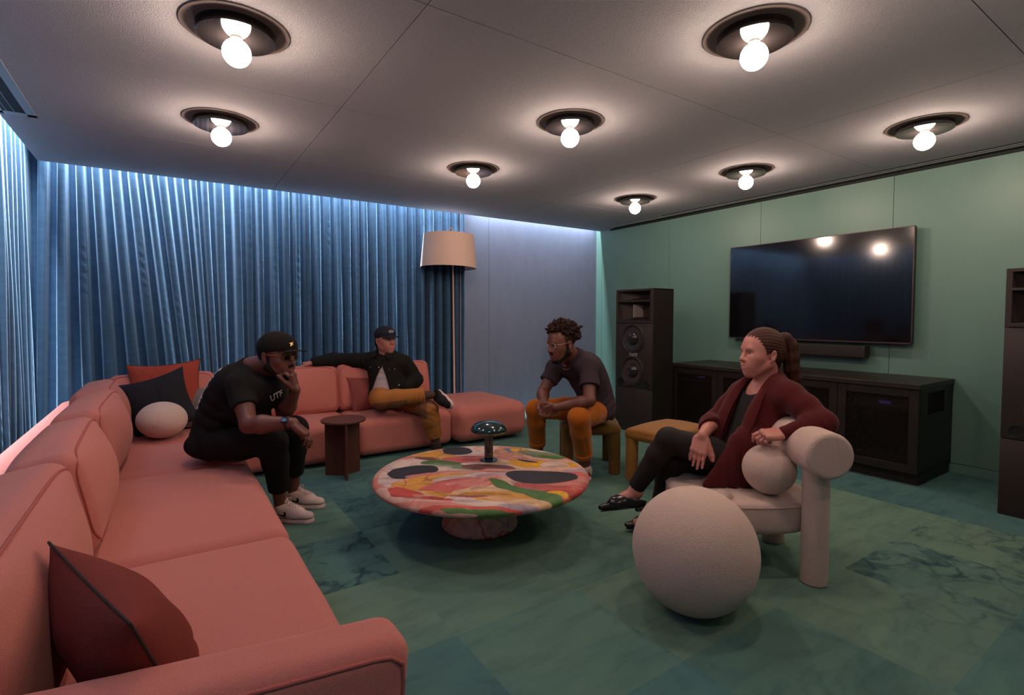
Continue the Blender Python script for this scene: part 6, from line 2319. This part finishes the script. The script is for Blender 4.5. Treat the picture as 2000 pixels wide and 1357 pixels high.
add_hand(s, P4['wrR'], nrm(-RT * 0.30 - UP * 0.92 - FH * 0.22), nrm(FH * 0.75 + RT * 0.35 - UP * 0.1), nrm(RT * 0.9 + UP * 0.1), (0.10, 0.12, 0.14, 0.16), 1.0, thumb=(0.80, 0.50, 0.05), tcurl=0.15, spread=0.05)
add_leg(s, P4['hipR'], P4['kneeR'], P4['ankR'], (0.074, 0.052, 0.048, 0.034))
add_leg(s, P4['hipL'], P4['kneeL'], P4['ankL'], (0.074, 0.052, 0.048, 0.034))
ft = nrm(-RT * 0.93 - UP * 0.30 + FH * 0.05)
s.cone(P4['ankL'] - UP * 0.02, P4['ankL'] + ft * 0.14 - UP * 0.040, 0.036, 0.026, 0.03)
s.cone(P4['ankR'], P4['ankR'] - RT * 0.12 - UP * 0.05, 0.036, 0.026, 0.03)
s.build('body', SK4, per)
# hair pulled back, ponytail
k = H4.k
s = SDF(0.0036)
s.ell(H4.p(-0.003, 0, 0.050), A3(0.108, 0.0825, 0.0985) * k, H4.R, 0.02)
s.ell(H4.p(-0.030, 0, 0.015), A3(0.072, 0.0790, 0.062) * k, H4.R, 0.02)
s.cone(H4.p(-0.050, 0, -0.010), H4.p(-0.062, 0, -0.045), 0.052 * k, 0.030 * k, 0.03)
s.plane(H4.p(0.090, 0, 0.094), H4.d(1.0, 0, -1.0), 0.006)
s.cone(H4.p(0.028, 0.060, 0.060), H4.p(0.024, 0.0735, 0.014), 0.016 * k, 0.005 * k, 0.01)
s.cone(H4.p(0.028, -0.060, 0.060), H4.p(0.024, -0.0735, 0.014), 0.016 * k, 0.005 * k, 0.01)
s.ell(H4.p(-0.004, 0.088, 0.000), A3(0.026, 0.022, 0.032) * k, H4.R, 0.006, 's', None)
s.ell(H4.p(-0.004, -0.088, 0.000), A3(0.026, 0.022, 0.032) * k, H4.R, 0.006, 's', None)


def strands(P):
    f, l, u = H4.inv(P)
    a = np.arctan2(l, u - 0.03)
    return 0.0010 * np.sin(a * 34 + 3 * f * 20) + 0.0008 * np.sin(a * 71 + 2)


hr = s.build('hair', [M_hair4], per, strands)
s = SDF(0.0036)
pt = [H4.p(-0.080, 0, 0.092), H4.p(-0.118, 0, 0.086), H4.p(-0.142, 0, 0.050), H4.p(-0.150, 0.004, -0.010), H4.p(-0.156, 0.008, -0.070), H4.p(-0.172, 0.014, -0.120), H4.p(-0.186, 0.018, -0.158)]
s.chain(pt, [0.020 * k, 0.030 * k, 0.036 * k, 0.037 * k, 0.034 * k, 0.028 * k, 0.012 * k], 0.02)
s.build('ponytail', [M_hair4], hr, lambda P: 0.0030 * np.sin(np.arctan2(H4.inv(P)[1], H4.inv(P)[0] + 0.14) * 9 + 18 * H4.inv(P)[2]) + 0.0015 * wob(P, 90, 6))
MB().tube([H4.p(-0.092 + 0.006 * math.cos(a), 0.024 * math.sin(a), 0.088 + 0.024 * math.cos(a)) for a in np.linspace(0, 2 * PI, 24, endpoint=False)], 0.006, 8, closed=True).build('hair_tie', M_top4, hr)
# black scoop-neck top
s = SDF(0.0042)
add_torso(s, P4, F4, 0.004, w=0.94, k=0.05)
lat4 = nrm(P4['shL'] - P4['shR'])
s.ell(P4['neck'] - UP * 0.245 + F4 * 0.085 + lat4 * 0.060, A3(0.060, 0.062, 0.064), np.stack([F4, lat4, UP], 1), 0.04)
s.ell(P4['neck'] - UP * 0.245 + F4 * 0.085 - lat4 * 0.060, A3(0.060, 0.062, 0.064), np.stack([F4, lat4, UP], 1), 0.04)
s.cone(P4['neck'] + F4 * 0.055 - UP * 0.035, P4['neck'] + UP * 0.12 + F4 * 0.05, 0.082, 0.100, 0.006, 's', None)
s.build('top', [M_top4], per, folds([(P4['pel'] + UP * 0.10 + F4 * 0.1, UP, 0.045, 0.006, 0.14)]))
# open cardigan
s = SDF(0.0042)
add_torso(s, P4, F4, 0.020, w=0.96, k=0.05)
s.ell(P4['neck'] - UP * 0.245 + F4 * 0.080 + lat4 * 0.066, A3(0.074, 0.074, 0.080), np.stack([F4, lat4, UP], 1), 0.05)
s.ell(P4['neck'] - UP * 0.245 + F4 * 0.080 - lat4 * 0.066, A3(0.074, 0.074, 0.080), np.stack([F4, lat4, UP], 1), 0.05)
add_arm(s, P4['shL'], P4['elL'], P4['wrL'] + RT * 0.012, (0.064, 0.058, 0.052, 0.036), 0.035)
add_arm(s, P4['shR'], P4['elR'], P4['wrR'] + UP * 0.010, (0.062, 0.052, 0.050, 0.036), 0.035)
# skirts of the cardigan lying on the seat beside the thighs
s.cone(P4['hipL'] + A3(0.06, -0.02, 0.10), P4['hipL'] + A3(-0.06, -0.04, -0.085), 0.075, 0.035, 0.05, 'u', 0, (FH, 0.55))
for e_, r_ in ((A3(-0.215, 0.050, -0.075), 0.016), (A3(-0.150, 0.010, -0.078), 0.020), (A3(-0.085, -0.030, -0.078), 0.022), (A3(-0.030, -0.060, -0.078), 0.022)):
    s.cone(P4['hipL'] + A3(0.03, -0.045, 0.12) + e_ * A3(0.3, 0.3, 0), P4['hipL'] + e_, 0.062, r_ + 0.008, 0.06, 'u', 0, (FH, 0.7))
s.cone(P4['hipL'] + A3(0.10, -0.05, 0.02), P4['hipL'] + A3(0.02, -0.075, -0.090), 0.060, 0.026, 0.05, 'u', 0, (FH, 0.6))
s.cone(P4['hipR'] + A3(0.06, 0.02, 0.10), P4['hipR'] + A3(0.0, 0.07, -0.07), 0.070, 0.035, 0.05, 'u', 0, (FH, 0.55))
c4 = P4['neck'] - UP * 0.02
sp4 = nrm(P4['neck'] - P4['pel'])
fr4 = nrm(F4 - sp4 * (F4 @ sp4))
l4 = np.cross(sp4, fr4)


def front4(P):
    x, y, z = P[0] - c4[0], P[1] - c4[1], P[2] - c4[2]
    a = x * l4[0] + y * l4[1] + z * l4[2]
    h_ = -(x * sp4[0] + y * sp4[1] + z * sp4[2])
    f = x * fr4[0] + y * fr4[1] + z * fr4[2]
    wd = 0.060 + 0.020 * np.sin(np.clip(h_, 0, 0.5) * 8) + 0.02 * np.clip(h_ - 0.3, 0, 0.2) * 4
    near = 0.062 - 0.16 * np.clip(h_ - 0.22, 0, 0.25)
    far = 0.075 + 0.10 * np.clip(h_ - 0.2, 0, 0.3)
    return np.maximum(np.maximum(np.maximum(a - near, -a - far), 0.030 - f), -0.10 - h_)


s._add(front4, c4 - 0.50, c4 + 0.30, 0.008, 's', None)
s.cone(P4['neck'] + F4 * 0.035 + UP * 0.030, P4['neck'] + UP * 0.13 + F4 * 0.03, 0.062, 0.085, 0.006, 's', None)
s.plane(A3(0, 0, 0.374), -UP, 0.003)
clip_sleeve(s, P4['elL'], P4['wrL'], 0.262, 0.08)
clip_sleeve(s, P4['elR'], P4['wrR'], 0.250, 0.08)
it = [(P4['elL'], nrm(RT + UP * 0.5), 0.040, 0.011, 0.11), (P4['elR'] - RT * 0.02, nrm(P4['wrR'] - P4['elR']), 0.026, 0.008, 0.10), (P4['shL'] - UP * 0.10 - RT * 0.02, nrm(RT + UP * 0.6), 0.06, 0.011, 0.13),
      (P4['pel'] + A3(0, -0.12, 0.16), nrm(RT), 0.060, 0.016, 0.20), (P4['hipL'] + A3(-0.06, -0.02, -0.04), nrm(RT + FH * 0.5), 0.05, 0.010, 0.12), (P4['shR'] + F4 * 0.05 - UP * 0.06, nrm(RT + UP), 0.05, 0.006, 0.12)]
cd = s.build('cardigan', [M_card], per, folds(it, (0.0036, 17, 54)))
# draped lapel
for q, w0 in ((1, 0.050), (-1, 0.060)):
    A_, B_ = [], []
    for t in np.linspace(0, 1, 12):
        h_ = -0.055 + 0.44 * t
        a_ = q * (0.064 - 0.012 * math.sin(t * 3.1)) if t > 0.12 else q * (0.050 + 0.10 * t)
        base = c4 - sp4 * h_ + l4 * a_ + fr4 * (0.050 + 0.085 * math.sin(min(t * 1.6, 1) * PI / 2) - 0.02 * max(t - 0.7, 0))
        A_.append(base)
        B_.append(base + l4 * q * (0.030 + w0 * math.sin(t * 2.6)) + fr4 * (0.006 + 0.010 * math.sin(t * 9)) - sp4 * 0.02)
    G = np.stack([np.array(A_) * (1 - v) + np.array(B_) * v + fr4 * 0.012 * math.sin(v * PI) for v in np.linspace(0, 1, 6)], 1)
    o = grid_mesh('lapel', G, [M_card], cd)
    sd = o.modifiers.new('cloth', 'SOLIDIFY')
    sd.thickness, sd.offset = 0.005, 0
    o.modifiers.new('round', 'SUBSURF').levels = 2
# leggings
s = SDF(0.0042)
s.ell(P4['pel'] + UP * 0.0, A3(0.125, 0.165, 0.105), np.stack([nrm(-RT), nrm(FH), UP], 1), 0.04)
add_leg(s, P4['hipR'], P4['kneeR'], P4['ankR'] + UP * 0.02, (0.090, 0.066, 0.060, 0.046), 0.03)
add_leg(s, P4['hipL'] + A3(0.02, 0, 0.01), P4['kneeL'], P4['ankL'] + UP * 0.01, (0.094, 0.066, 0.061, 0.044), 0.02)
waist(s, P4['pel'], 0.10, 0.15)
clip_sleeve(s, P4['kneeL'], P4['ankL'], 0.335, 0.10)
v4 = nrm(P4['ankL'] - P4['kneeL'])
it = [(P4['ankL'] - v4 * 0.055, v4, 0.018, 0.004, 0.05), (P4['kneeL'] + A3(0.05, -0.02, -0.03), nrm(RT + UP), 0.03, 0.003, 0.07), (P4['hipL'] - A3(0.08, 0, 0), nrm(RT), 0.05, 0.004, 0.1)]
s.build('leggings', [M_leg4], per, folds(it, (0.0008, 26, 64)))
# loafers
u_, q, ax = shoe(P4['ankL'] - UP * 0.012 + ft * 0.01, nrm(-RT * 0.975 - UP * 0.15 + FH * 0.08), nrm(UP * 0.93 + FH * 0.30 - RT * 0.12), 0.292, (M_loaf, M_lsole), per, 0.042, 0.014, high=-0.036, heel=0.018, pointed=1.0, name='loafer')
for sg in (-1, 1):
    MB().tube([q(0.150, 0, 0.075), q(0.142, sg * 0.010, 0.084), q(0.152, sg * 0.020, 0.080), q(0.156, sg * 0.008, 0.074)], 0.0028, 6).build('bow', M_loaf, u_)
MB().tube([q(0.135, -0.034, 0.062), q(0.150, -0.014, 0.073), q(0.154, 0, 0.075), q(0.150, 0.014, 0.073), q(0.135, 0.034, 0.062)], 0.0040, 6).build('strap', M_loaf, u_)
u_, q, ax = shoe(P4['ankR'] * A3(1, 1, 0) + UP * 0.100, nrm(-RT * 0.96 + FH * 0.10), UP, 0.272, (M_loaf, M_lsole), per, 0.042, 0.014, high=-0.036, heel=0.018, pointed=1.0, name='loafer')
